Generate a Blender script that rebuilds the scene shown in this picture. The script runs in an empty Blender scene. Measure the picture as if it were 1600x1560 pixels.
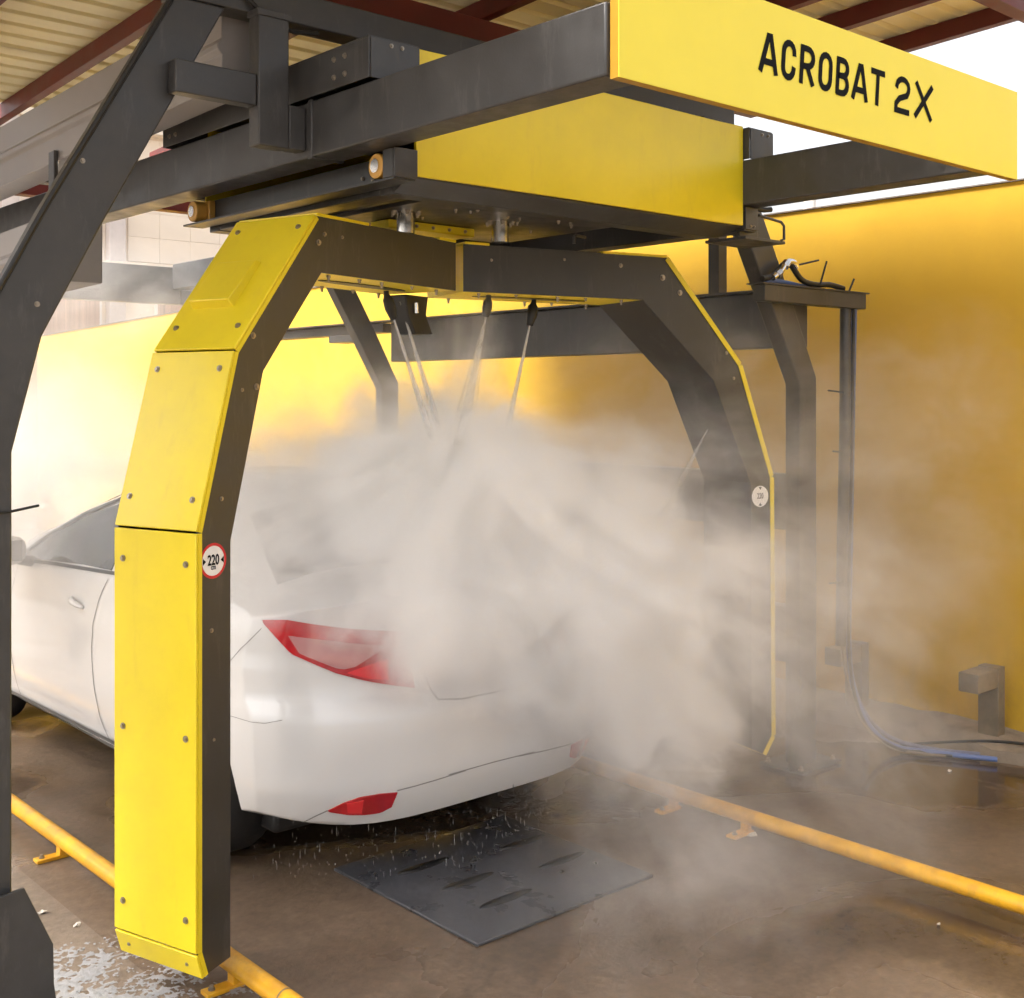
import bpy, bmesh, math, random
from mathutils import Vector, Matrix
from mathutils.bvhtree import BVHTree
random.seed(7)
R = math.radians
sc = bpy.context.scene
col = sc.collection

# ------------------------------------------------------------------ camera, sky, sun, exposure
# world axes: x runs across the wash bay, y runs along the bay (the way the car faces), z up, metres
HEAD = R(48.31569634897 - 90.0)          # the level camera looks between +x and +y
cam_d = bpy.data.cameras.new('camera')
cam = bpy.data.objects.new('camera', cam_d)
col.objects.link(cam)
cam.location = (0, 0, 1.8)
cam.rotation_euler = (R(90), 0, HEAD)
cam_d.sensor_fit = 'HORIZONTAL'
cam_d.sensor_width = 36
cam_d.lens = 1870 / 1600 * 36
cam_d.shift_y = -160 / 1600
cam_d.clip_start = 0.05
cam_d.clip_end = 900
sc.camera = cam

SUN_EL, SUN_DIR = R(56), Vector((-0.95, 0.31))      # horizontal direction towards the sun
world = bpy.data.worlds.new('World')
sc.world = world
world.use_nodes = True
wn, wl = world.node_tree.nodes, world.node_tree.links
wn.clear()
wo = wn.new('ShaderNodeOutputWorld')
bg = wn.new('ShaderNodeBackground')
sky = wn.new('ShaderNodeTexSky')
sky.sky_type = 'NISHITA'
sky.sun_disc = False
sky.sun_elevation = SUN_EL
sky.sun_rotation = math.atan2(SUN_DIR.x, SUN_DIR.y)
sky.air_density = 1.0
sky.dust_density = 6.0
sky.ozone_density = 0.6
hs = wn.new('ShaderNodeHueSaturation')             # hazy, almost colourless daylight
hs.inputs['Saturation'].default_value = 0.30
wl.new(sky.outputs[0], hs.inputs['Color'])
tint = wn.new('ShaderNodeMix'); tint.data_type = 'RGBA'; tint.blend_type = 'MULTIPLY'
tint.inputs[0].default_value = 1.0
tint.inputs[7].default_value = (1.0, 0.975, 0.945, 1)
wl.new(hs.outputs[0], tint.inputs[6])
wl.new(tint.outputs[2], bg.inputs['Color'])
bg.inputs['Strength'].default_value = 0.15
wl.new(bg.outputs[0], wo.inputs['Surface'])

sun_d = bpy.data.lights.new('sun', 'SUN')
sun_d.energy = 2.4
sun_d.angle = R(18)
sun_d.color = (1.0, 0.95, 0.86)
sun = bpy.data.objects.new('sun', sun_d)
col.objects.link(sun)
_h = SUN_DIR.normalized() * math.cos(SUN_EL)
sun.rotation_euler = Vector((_h.x, _h.y, math.sin(SUN_EL))).to_track_quat('Z', 'Y').to_euler()

sc.view_settings.view_transform = 'Standard'
sc.view_settings.look = 'None'
sc.view_settings.gamma = 1
sc.view_settings.use_curve_mapping = False
sc.view_settings.exposure = 1.57

sc.render.engine = 'CYCLES'
cy = sc.cycles
cy.use_denoising = True
try:
    cy.denoiser = 'OPENIMAGEDENOISE'
except Exception:
    pass
cy.max_bounces = 18
cy.diffuse_bounces = 5
cy.glossy_bounces = 4
cy.transmission_bounces = 6
cy.transparent_max_bounces = 16
cy.volume_bounces = 12
cy.volume_step_rate = 0.75
cy.volume_max_steps = 128
cy.use_adaptive_sampling = True
cy.adaptive_threshold = 0.08
cy.adaptive_min_samples = 16
cy.sample_clamp_indirect = 8

# ------------------------------------------------------------------ materials
def mat(name, base, rough=0.5, metal=0.0, var=0.0, scale=6.0, bump=0.0, bscale=60.0, coat=0.0, spec=0.5, rvar=0.0, dark=None, stretch=None, wear=None):
    m = bpy.data.materials.new(name)
    m.use_nodes = True
    n, l = m.node_tree.nodes, m.node_tree.links
    b = n['Principled BSDF']
    b.inputs['Base Color'].default_value = (*base, 1)
    b.inputs['Roughness'].default_value = rough
    b.inputs['Metallic'].default_value = metal
    b.inputs['Coat Weight'].default_value = coat
    b.inputs['Coat Roughness'].default_value = 0.08
    b.inputs['Specular IOR Level'].default_value = spec
    tc = n.new('ShaderNodeTexCoord')
    vec = tc.outputs['Object']
    if stretch:
        mp = n.new('ShaderNodeMapping')
        mp.inputs['Scale'].default_value = stretch
        l.new(vec, mp.inputs['Vector'])
        vec = mp.outputs[0]
    if var or rvar:
        nz = n.new('ShaderNodeTexNoise')
        nz.inputs['Scale'].default_value = scale
        nz.inputs['Detail'].default_value = 7
        nz.inputs['Roughness'].default_value = 0.62
        l.new(vec, nz.inputs['Vector'])
        if var:
            rp = n.new('ShaderNodeValToRGB')
            d = dark if dark else tuple(c * (1 - var) for c in base)
            rp.color_ramp.elements[0].position = 0.32
            rp.color_ramp.elements[0].color = (*d, 1)
            rp.color_ramp.elements[1].position = 0.66
            rp.color_ramp.elements[1].color = (*base, 1)
            l.new(nz.outputs['Fac'], rp.inputs['Fac'])
            l.new(rp.outputs['Color'], b.inputs['Base Color'])
        if rvar:
            mr = n.new('ShaderNodeMapRange')
            mr.inputs['From Min'].default_value = 0.3
            mr.inputs['From Max'].default_value = 0.7
            mr.inputs['To Min'].default_value = rough - rvar
            mr.inputs['To Max'].default_value = rough + rvar
            l.new(nz.outputs['Fac'], mr.inputs['Value'])
            l.new(mr.outputs[0], b.inputs['Roughness'])
    if wear:
        wcol, wamt = wear
        mpw = n.new('ShaderNodeMapping'); mpw.inputs['Scale'].default_value = (1, 1, .22)
        l.new(tc.outputs['Object'], mpw.inputs['Vector'])
        nw = n.new('ShaderNodeTexNoise'); nw.inputs['Scale'].default_value = 17; nw.inputs['Detail'].default_value = 8; nw.inputs['Roughness'].default_value = .72
        l.new(mpw.outputs[0], nw.inputs['Vector'])
        mw = n.new('ShaderNodeMapRange'); mw.inputs['From Min'].default_value = .55; mw.inputs['From Max'].default_value = .76; mw.inputs['To Max'].default_value = wamt
        l.new(nw.outputs['Fac'], mw.inputs['Value'])
        xw = n.new('ShaderNodeMix'); xw.data_type = 'RGBA'
        l.new(mw.outputs[0], xw.inputs[0])
        if b.inputs['Base Color'].links: l.new(b.inputs['Base Color'].links[0].from_socket, xw.inputs[6])
        else: xw.inputs[6].default_value = (*base, 1)
        xw.inputs[7].default_value = (*wcol, 1)
        l.new(xw.outputs[2], b.inputs['Base Color'])
    if bump:
        nb = n.new('ShaderNodeTexNoise')
        nb.inputs['Scale'].default_value = bscale
        nb.inputs['Detail'].default_value = 4
        l.new(vec, nb.inputs['Vector'])
        bp = n.new('ShaderNodeBump')
        bp.inputs['Strength'].default_value = bump
        bp.inputs['Distance'].default_value = 0.01
        l.new(nb.outputs['Fac'], bp.inputs['Height'])
        l.new(bp.outputs[0], b.inputs['Normal'])
    return m

M = {}
M['steel'] = mat('dark_painted_steel', (.054, .053, .054), .42, var=.32, scale=8, bump=.06, bscale=160, rvar=.14, wear=((.20, .19, .18), .30))
M['steel2'] = mat('charcoal_sheet_metal', (.038, .037, .036), .38, var=.30, scale=4, bump=.04, bscale=120, rvar=.08, wear=((.20, .18, .16), .28))
M['black'] = mat('black_rubber', (.012, .012, .012), .5)
M['grey'] = mat('grey_trough_metal', (.27, .25, .245), .45, var=.2, scale=4, rvar=.1)
M['yellow'] = mat('yellow_powder_coat', (.78, .61, .018), .36, var=.10, scale=3, bump=.03, bscale=90, rvar=.06, wear=((.55, .38, .04), .28))
M['amber'] = mat('amber_polyurethane', (.55, .30, .06), .4)
M['sign'] = mat('sign_yellow', (.80, .67, .05), .45, var=.04, scale=3)
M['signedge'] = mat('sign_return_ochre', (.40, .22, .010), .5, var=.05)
M['ink'] = mat('dark_lettering', (.010, .011, .013), .85, spec=.08)
M['wall'] = mat('yellow_wall_paint', (.63, .375, .024), .6, var=.12, scale=1.3, bump=.07, bscale=30, rvar=.1)
def wall_dirt(m):
    n, l = m.node_tree.nodes, m.node_tree.links
    b = n['Principled BSDF']
    src = b.inputs['Base Color'].links[0].from_socket
    tc = n.new('ShaderNodeTexCoord'); sx = n.new('ShaderNodeSeparateXYZ'); l.new(tc.outputs['Object'], sx.inputs[0])
    mp = n.new('ShaderNodeMapping'); mp.inputs['Scale'].default_value = (1, 1.6, .9); l.new(tc.outputs['Object'], mp.inputs[0])
    nz = n.new('ShaderNodeTexNoise'); nz.inputs['Scale'].default_value = 2.2; nz.inputs['Detail'].default_value = 8; nz.inputs['Roughness'].default_value = .7
    l.new(mp.outputs[0], nz.inputs['Vector'])
    lo = n.new('ShaderNodeMapRange'); lo.inputs['From Min'].default_value = .05; lo.inputs['From Max'].default_value = .75; lo.inputs['To Min'].default_value = .55; lo.inputs['To Max'].default_value = .04
    l.new(sx.outputs['Z'], lo.inputs['Value'])
    th = n.new('ShaderNodeMapRange'); th.inputs['From Min'].default_value = .45; th.inputs['From Max'].default_value = .72
    l.new(nz.outputs['Fac'], th.inputs['Value'])
    mu = n.new('ShaderNodeMath'); mu.operation = 'MULTIPLY'; l.new(lo.outputs[0], mu.inputs[0]); l.new(th.outputs[0], mu.inputs[1])
    mx = n.new('ShaderNodeMix'); mx.data_type = 'RGBA'; l.new(mu.outputs[0], mx.inputs[0]); l.new(src, mx.inputs[6]); mx.inputs[7].default_value = (.20, .13, .06, 1)
    l.new(mx.outputs[2], b.inputs['Base Color'])
wall_dirt(M['wall'])
M['coping'] = mat('grey_render', (.20, .17, .15), .8, var=.2)
M['red'] = mat('red_oxide_paint', (.13, .015, .010), .5, var=.35, scale=7, rvar=.1)
M['roof'] = mat('cream_roof_sheet', (.84, .75, .44), .5, var=.15, scale=1.6, rvar=.1, stretch=(.25, 2, 2))
M['rail'] = mat('yellow_rail_paint', (.80, .42, .012), .38, var=.22, scale=9, dark=(.52, .25, .02), rvar=.1, wear=((.20, .12, .06), .5))
M['bolt'] = mat('zinc_bolt', (.38, .33, .27), .4, metal=.8, var=.3, scale=40)
M['chrome'] = mat('bright_steel', (.75, .73, .70), .2, metal=1.0)
M['car'] = mat('white_car_paint', (.68, .67, .66), .28, coat=1.0)
M['gap'] = mat('dark_seam_rubber', (.26, .25, .24), .7)
M['trim'] = mat('grey_window_trim', (.10, .10, .10), .35)
M['tyre'] = mat('tyre_rubber', (.022, .021, .02), .75, bump=.3, bscale=40)
M['rim'] = mat('alloy_rim', (.50, .50, .50), .3, metal=.9)
M['plate'] = mat('pale_number_plate', (.70, .69, .68), .4)
M['matp'] = mat('wet_blue_grey_plate', (.070, .070, .078), .34, var=.35, scale=6, bump=.1, bscale=30, rvar=.14)
M['slot'] = mat('dark_slot', (.010, .010, .010), .4)
M['rust'] = mat('weathered_post_metal', (.22, .17, .11), .6, var=.4, scale=9)
M['kerb'] = mat('rough_concrete', (.27, .21, .15), .8, var=.4, scale=6, bump=.6, bscale=25)
M['paper'] = mat('pale_litter', (.62, .58, .52), .7)
M['foam'] = mat('soap_foam', (.50, .52, .55), .35, bump=.4, bscale=180)
_n, _l = M['foam'].node_tree.nodes, M['foam'].node_tree.links
_m = _n.new('ShaderNodeMixShader'); _t = _n.new('ShaderNodeBsdfTransparent'); _m.inputs[0].default_value = .55
_l.new(_t.outputs[0], _m.inputs[1]); _l.new(_n['Principled BSDF'].outputs[0], _m.inputs[2]); _l.new(_m.outputs[0], _n['Material Output'].inputs['Surface'])
M['blue'] = mat('blue_hose_rubber', (.10, .16, .38), .45, var=.2)
M['hoseg'] = mat('blue_grey_hose_rubber', (.15, .16, .26), .45, var=.2)
M['white'] = mat('white_sticker', (.80, .78, .76), .5)
M['signred'] = mat('red_sticker_ring', (.55, .012, .025), .5)
M['bld'] = mat('cream_render', (.82, .73, .63), .8, var=.12, scale=.6)
M['bldgrey'] = mat('pale_pillar', (.62, .57, .56), .8, var=.1)
M['curtain'] = mat('pink_curtain', (.52, .36, .29), .8, var=.45, scale=3, stretch=(6, 6, .05))
M['pole'] = mat('pale_pole', (.72, .70, .69), .6)

def lampmat(name, base, rough):
    m = mat(name, base, rough, var=.35, scale=9, coat=1.0)
    return m
M['redlamp'] = lampmat('red_lens', (.55, .010, .018), .12)
M['redglow'] = mat('bright_red_lens', (.75, .02, .03), .15, coat=1.0)
M['clearlamp'] = mat('pale_lens', (.52, .24, .24), .1, coat=1.0)

gm = mat('tinted_window_glass', (.17, .17, .165), .06, spec=.8)
gm.node_tree.nodes['Principled BSDF'].inputs['Transmission Weight'].default_value = .35
M['glass'] = gm
M['bglass'] = mat('building_glass', (.20, .20, .21), .1, spec=.8)

def floor_mat(name, ca, cb, wet=1.0):
    m = bpy.data.materials.new(name); m.use_nodes = True
    n, l = m.node_tree.nodes, m.node_tree.links
    b = n['Principled BSDF']
    tc = n.new('ShaderNodeTexCoord')
    n1 = n.new('ShaderNodeTexNoise'); n1.inputs['Scale'].default_value = 1.4; n1.inputs['Detail'].default_value = 9; n1.inputs['Roughness'].default_value = .66
    n2 = n.new('ShaderNodeTexNoise'); n2.inputs['Scale'].default_value = 26; n2.inputs['Detail'].default_value = 6; n2.inputs['Roughness'].default_value = .7
    n3 = n.new('ShaderNodeTexNoise'); n3.inputs['Scale'].default_value = .8; n3.inputs['Detail'].default_value = 6; n3.inputs['Distortion'].default_value = .6
    for q in (n1, n2, n3): l.new(tc.outputs['Object'], q.inputs['Vector'])
    r1 = n.new('ShaderNodeValToRGB')
    r1.color_ramp.elements[0].position = .30; r1.color_ramp.elements[0].color = (*ca, 1)
    r1.color_ramp.elements[1].position = .70; r1.color_ramp.elements[1].color = (*cb, 1)
    l.new(n1.outputs['Fac'], r1.inputs['Fac'])
    mx = n.new('ShaderNodeMix'); mx.data_type = 'RGBA'; mx.blend_type = 'OVERLAY'; mx.inputs[0].default_value = .55
    l.new(r1.outputs['Color'], mx.inputs[6]); l.new(n2.outputs['Fac'], mx.inputs[7])
    pud = n.new('ShaderNodeMapRange'); pud.interpolation_type = 'SMOOTHSTEP'
    pud.inputs['From Min'].default_value = .40; pud.inputs['From Max'].default_value = .47
    pud.inputs['To Min'].default_value = 1; pud.inputs['To Max'].default_value = 0
    l.new(n3.outputs['Fac'], pud.inputs['Value'])
    dk = n.new('ShaderNodeMix'); dk.data_type = 'RGBA'; dk.blend_type = 'MULTIPLY'; dk.inputs[7].default_value = (.60, .58, .56, 1)
    if wet: l.new(pud.outputs[0], dk.inputs[0])
    else: dk.inputs[0].default_value = 0
    l.new(mx.outputs[2], dk.inputs[6])
    l.new(dk.outputs[2], b.inputs['Base Color'])
    mr = n.new('ShaderNodeMapRange')
    mr.inputs['From Min'].default_value = .42; mr.inputs['From Max'].default_value = .58
    mr.inputs['To Min'].default_value = .07 if wet else .6; mr.inputs['To Max'].default_value = .58 if wet else .9
    l.new(n3.outputs['Fac'], mr.inputs['Value']); l.new(mr.outputs[0], b.inputs['Roughness'])
    b.inputs['Specular IOR Level'].default_value = .45
    bp = n.new('ShaderNodeBump'); bp.inputs['Distance'].default_value = .008
    bs = n.new('ShaderNodeMapRange'); bs.inputs['To Min'].default_value = .38; bs.inputs['To Max'].default_value = .04
    l.new(pud.outputs[0], bs.inputs['Value']); l.new(bs.outputs[0], bp.inputs['Strength'])
    l.new(n2.outputs['Fac'], bp.inputs['Height']); l.new(bp.outputs[0], b.inputs['Normal'])
    return m
M['floor'] = floor_mat('wet_brown_concrete', (.080, .054, .035), (.180, .128, .088))
M['apron'] = floor_mat('pale_damp_concrete', (.11, .082, .058), (.23, .18, .135))
M['ground'] = floor_mat('dusty_ground', (.17, .14, .105), (.28, .235, .185), 0)

# ------------------------------------------------------------------ helpers
ORG = {}
def tag(o, label=None, cat=None, group=None, kind=None):
    if label: o['label'] = label
    if cat: o['category'] = cat
    if group: o['group'] = group
    if kind: o['kind'] = kind
    return o
def thing(name, loc, label, cat, group=None):
    o = bpy.data.objects.new(name, None)
    o.empty_display_size = .1
    col.objects.link(o)
    o.location = loc
    ORG[o.name] = Vector(loc)
    return tag(o, label, cat, group)

class MB:
    """collects shapes given in world metres; build() links them as one mesh object"""
    def __init__(s): s.v = []; s.f = []; s.mi = []; s.cur = 0
    def add(s, vs, fs):
        b = len(s.v)
        s.v += [Vector(p) for p in vs]
        s.f += [tuple(b + i for i in f) for f in fs]
        s.mi += [s.cur] * len(fs)
        return s
    def box(s, a, b):
        x0, y0, z0 = a; x1, y1, z1 = b
        return s.add([(x0, y0, z0), (x1, y0, z0), (x1, y1, z0), (x0, y1, z0), (x0, y0, z1), (x1, y0, z1), (x1, y1, z1), (x0, y1, z1)],
                     [(0, 3, 2, 1), (4, 5, 6, 7), (0, 1, 5, 4), (1, 2, 6, 5), (2, 3, 7, 6), (3, 0, 4, 7)])
    def prism(s, poly, vec):
        n = len(poly); vec = Vector(vec)
        p = [Vector(q) for q in poly]
        return s.add(p + [q + vec for q in p], [tuple(range(n - 1, -1, -1)), tuple(range(n, 2 * n))] +
                     [(i, (i + 1) % n, n + (i + 1) % n, n + i) for i in range(n)])
    def tube(s, path, r, seg=10, cap=True):
        pts = [Vector(p) for p in path]; n = len(pts)
        rr = r if isinstance(r, (list, tuple)) else [r] * n
        t0 = (pts[1] - pts[0]).normalized()
        ref = Vector((0, 0, 1)) if abs(t0.z) < .9 else Vector((1, 0, 0))
        a = t0.cross(ref).normalized()
        rings = []; vs = []
        for i in range(n):
            t = (pts[min(i + 1, n - 1)] - pts[max(i - 1, 0)]).normalized()
            a = (a - t * a.dot(t)).normalized()
            b = t.cross(a)
            rings.append(len(vs))
            vs += [pts[i] + (a * math.cos(2 * math.pi * k / seg) + b * math.sin(2 * math.pi * k / seg)) * rr[i] for k in range(seg)]
        fs = []
        for i in range(n - 1):
            for k in range(seg):
                k2 = (k + 1) % seg
                fs.append((i * seg + k, i * seg + k2, (i + 1) * seg + k2, (i + 1) * seg + k))
        if cap:
            fs.append(tuple(range(seg - 1, -1, -1)))
            fs.append(tuple((n - 1) * seg + k for k in range(seg)))
        return s.add(vs, fs)
    def cyl(s, p0, p1, r, seg=16): return s.tube([p0, p1], r, seg)
    def build(s, name, m, parent=None, bevel=0, smooth=False, segs=2, angle=40):
        o0 = ORG.get(parent.name, Vector()) if parent else Vector()
        me = bpy.data.meshes.new(name)
        me.from_pydata([v - o0 for v in s.v], [], s.f)
        ms = m if isinstance(m, (list, tuple)) else [m]
        for q in ms: me.materials.append(q)
        for p, i in zip(me.polygons, s.mi): p.material_index = i
        bm = bmesh.new(); bm.from_mesh(me)
        bmesh.ops.recalc_face_normals(bm, faces=bm.faces)
        bm.to_mesh(me); bm.free()
        o = bpy.data.objects.new(name, me)
        col.objects.link(o)
        if parent:
            o.parent = parent
            ORG[o.name] = o0
        if bevel:
            bv = o.modifiers.new('edge', 'BEVEL'); bv.width = bevel; bv.segments = segs
            bv.limit_method = 'ANGLE'; bv.angle_limit = R(35)
        if smooth or bevel:
            for p in me.polygons: p.use_smooth = True
            try:
                me.set_sharp_from_angle(angle=R(angle))
            except Exception:
                pass
        return o
def hard(a, b, name, m, parent, bevel=.003): return MB().box(a, b).build(name, m, parent, bevel)
def dup(o, parent=None, loc=None):
    c = o.copy(); col.objects.link(c)
    if parent: c.parent = parent
    if loc is not None: c.location = loc
    return c

_boltmesh = {}
def bolt(p, nrm, parent, r=.011, h=.008, name='bolt'):
    """one bolt head (hexagon on a washer) at world point p, standing along nrm"""
    key = (round(r, 4), round(h, 4))
    if key not in _boltmesh:
        b = MB()
        b.tube([(0, 0, -.002), (0, 0, h * .35)], r, 12)
        b.tube([(0, 0, h * .35), (0, 0, h)], [r * .7, r * .62], 6)
        o = b.build('bolt', M['bolt'])
        _boltmesh[key] = o.data
        bpy.data.objects.remove(o)
    o = bpy.data.objects.new(name, _boltmesh[key])
    col.objects.link(o)
    o.parent = parent
    o.location = Vector(p) - ORG[parent.name]
    o.rotation_euler = Vector(nrm).to_track_quat('Z', 'Y').to_euler()
    return o

# ------------------------------------------------------------------ setting
def sheet(name, x0, x1, y0, y1, z, m, nx=1, ny=1):
    b = MB(); vs = []; fs = []
    for j in range(ny + 1):
        for i in range(nx + 1):
            vs.append((x0 + (x1 - x0) * i / nx, y0 + (y1 - y0) * j / ny, z))
    for j in range(ny):
        for i in range(nx):
            a = j * (nx + 1) + i
            fs.append((a, a + 1, a + nx + 2, a + nx + 1))
    b.add(vs, fs)
    return tag(b.build(name, m), kind='structure')
sheet('ground', -400, 400, -400, 400, -.012, M['ground'])
sheet('floor', -3, 5.9, -3, 11, -.004, M['floor'])
sheet('pavement', -3, 1.63, -3, 11, 0.0, M['apron'])

# rough ledge at the foot of the wall
b = MB(); rnd = random.Random(3); prof = []
N = 120
for i in range(N + 1):
    y = -1 + 14 * i / N
    j = lambda a: rnd.uniform(-a, a)
    prof.append([(5.72 + j(.035), y, -.01), (5.75 + j(.03), y, .045 + j(.02)), (5.86 + j(.02), y, .075 + j(.018)), (6.05, y, .085 + j(.01))])
vs = [p for r_ in prof for p in r_]
fs = [(i * 4 + k, i * 4 + k + 1, (i + 1) * 4 + k + 1, (i + 1) * 4 + k) for i in range(N) for k in range(3)]
b.add(vs, fs)
tag(b.build('kerb', M['kerb'], smooth=True), kind='structure')

# boundary wall: long run beside the bay, sinking a little with the lane, and a return at its end
def wall_z(y): return 2.91 if y < 6 else 2.91 - (y - 6) * .0275
wall = thing('boundary_wall', (6.05, 6, 0), 'long yellow painted wall running along the far side of the wash bay', 'wall')
ys = [-1, 6, 16.6]
b = MB()
b.prism([(6.05, y, -.01) for y in (-1, 16.6)] + [(6.05, 16.6, wall_z(16.6)), (6.05, 6, 2.91), (6.05, -1, 2.91)], (.18, 0, 0))
b.prism([(6.05, 16.6, -.01), (-3, 16.6, -.01), (-3, 16.6, 2.75), (6.05, 16.6, wall_z(16.6))], (0, .18, 0))
b.build('wall_panel', M['wall'], wall)
b = MB()
b.prism([(6.035, -1, 2.912), (6.245, -1, 2.912), (6.245, -1, 2.919), (6.035, -1, 2.919)], (0, 7, 0))
b.prism([(6.035, 6.0, 2.912), (6.245, 6.0, 2.912), (6.245, 6.0, 2.919), (6.035, 6.0, 2.919)], (0, 10.6, -.2915))
b.build('coping', M['coping'], wall)

# the pole behind the wall
pole = thing('utility_pole', (9, 6.15, 0), 'thin pale pole standing behind the yellow wall', 'pole')
MB().tube([(9, 6.15, 0), (9, 6.15, 3.55)], .055, 12).build('shaft', M['pole'], pole, smooth=True)
MB().tube([(8.98, 6.10, 3.46), (8.6, 6.0, 3.35), (8.35, 5.9, 3.06), (8.25, 5.85, 2.7)], .007, 6).build('wire', M['black'], pole)

# far building
bl = thing('apartment_building', (12, 24, 0), 'cream rendered building behind the end of the yellow wall', 'building')
hard((3.5, 24, 0), (24, 34, 9.5), 'wall', M['bld'], bl, 0)
for z in (2.55, 4.42, 7.3):
    hard((3.5, 23.72, z), (24, 23.998, z + .16), 'ledge', M['bld'], bl, .01)
for x in (5.5, 8.0, 10.15, 17.0, 20.4):
    hard((x, 23.78, 0), (x + .34, 23.996, 9.5), 'pillar', M['bldgrey'], bl, .01)
for x, w in ((6.2, 1.5), (8.7, 1.35), (11.2, 1.5), (13.4, 1.6), (17.8, 1.8)):
    for z in (2.85, 4.75):
        if z > 4 and x in (11.2, 13.4): continue
        fr = hard((x, 23.93, z), (x + w, 23.995, z + 1.35), 'window', M['white'], bl, .01)
        hard((x + .06, 23.915, z + .06), (x + w - .06, 23.928, z + 1.0), 'curtain', M['curtain'], fr, 0)
        hard((x + .06, 23.915, z + 1.06), (x + w - .06, 23.928, z + 1.29), 'pane', M['bglass'], fr, 0)
# facing tiles on the blank upper wall
tile0 = None
for i in range(9):
    for k in range(5):
        x, z = 10.62 + i * .70, 4.63 + k * .52
        if tile0 is None:
            tile0 = MB().box((x, 23.965, z), (x + .697, 23.999, z + .517)).build('tile', M['bld'], bl, .006)
        else:
            dup(tile0, bl, Vector((i * .70, random.uniform(-.003, .002), k * .52)))

# ------------------------------------------------------------------ shed roof
RX0, RX1, RY0, RY1 = -0.9, 5.42, 2.25, 7.35
def roof_z(y): return 3.545 - .05 * (y - 2.9)
roof = thing('shed_roof', (3, 4.5, 3.4), 'cream corrugated metal roof on dark red steel purlins over the wash bay', 'roof')
pitch = .150
per = 6
wsh = pitch * per
ny = int((RY1 - RY0) / wsh)
for s_ in range(ny):
    y0 = RY0 + s_ * wsh
    b = MB(); vs = []; fs = []
    cuts = [0, .095, .108, .130, .143]
    ysn = [(y0 + k * pitch + c, (0.0, 0.0, .028, .028, 0.0)[q]) for k in range(per) for q, c in enumerate(cuts)]
    ysn.append((y0 + wsh + .02, 0.0))
    dz = .0035 if s_ % 2 else 0
    for (y, h) in ysn:
        z = roof_z(y) + .062 + h + dz
        vs += [(RX0, y, z), (RX1 + .06, y, z), (RX0, y, z + .0012), (RX1 + .06, y, z + .0012)]
    for i in range(len(ysn) - 1):
        a, c = i * 4, (i + 1) * 4
        fs += [(a, a + 1, c + 1, c), (a + 2, c + 2, c + 3, a + 3)]
    b.add(vs, fs)
    b.build('roof_sheet', M['roof'], roof)
def sloped(name, x0, x1, y0, y1, h, drop=0.0, m='red', parent=roof):
    za, zb = roof_z(y0) + .058 - drop, roof_z(y1) + .058 - drop
    b = MB()
    b.add([(x0, y0, za - h), (x1, y0, za - h), (x1, y1, zb - h), (x0, y1, zb - h), (x0, y0, za), (x1, y0, za), (x1, y1, zb), (x0, y1, zb)],
          [(0, 3, 2, 1), (4, 5, 6, 7), (0, 1, 5, 4), (1, 2, 6, 5), (2, 3, 7, 6), (3, 0, 4, 7)])
    return b.build(name, M[m], parent, .003)
for x in (-.85, -.30, .42, 1.05, 1.655, 2.27, 2.82, 3.4, 3.98, 4.4, 4.83, 5.37):
    sloped('purlin', x, x + .05, RY0, RY1, .085)
for y in (2.35, 4.02, 7.25):
    sloped('rafter', RX0, RX1, y, y + .07, .11, .086)
sloped('end_beam', RX0, RX1, 7.62, 7.70, .10, .20)
for x in (1.0, 5.2):
    MB().add([(x, 7.30, 3.16), (x + .05, 7.30, 3.16), (x + .05, 7.66, 3.09), (x, 7.66, 3.09), (x, 7.30, 3.10), (x + .05, 7.30, 3.10), (x + .05, 7.66, 3.03), (x, 7.66, 3.03)],
             [(0, 1, 2, 3), (4, 7, 6, 5), (0, 4, 5, 1), (1, 5, 6, 2), (2, 6, 7, 3), (3, 7, 4, 0)]).build('bracket', M['red'], roof)
# roof posts
MB().box((5.0, 3.98, 2.335), (5.07, 4.05, 3.33)).build('post', M['steel'], roof, .003)
MB().prism([(5.0, 4.06, 2.98), (5.0, 4.06, 3.06), (4.55, 4.06, 3.36), (4.50, 4.06, 3.33)], (0, .05, 0)).build('brace', M['red'], roof, .003)
MB().box((-.8, 2.36, 0), (-.72, 2.44, 3.43)).build('post', M['red'], roof, .003)
MB().box((-.8, 7.25, 0), (-.72, 7.33, 3.2)).build('post', M['red'], roof, .003)

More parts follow.
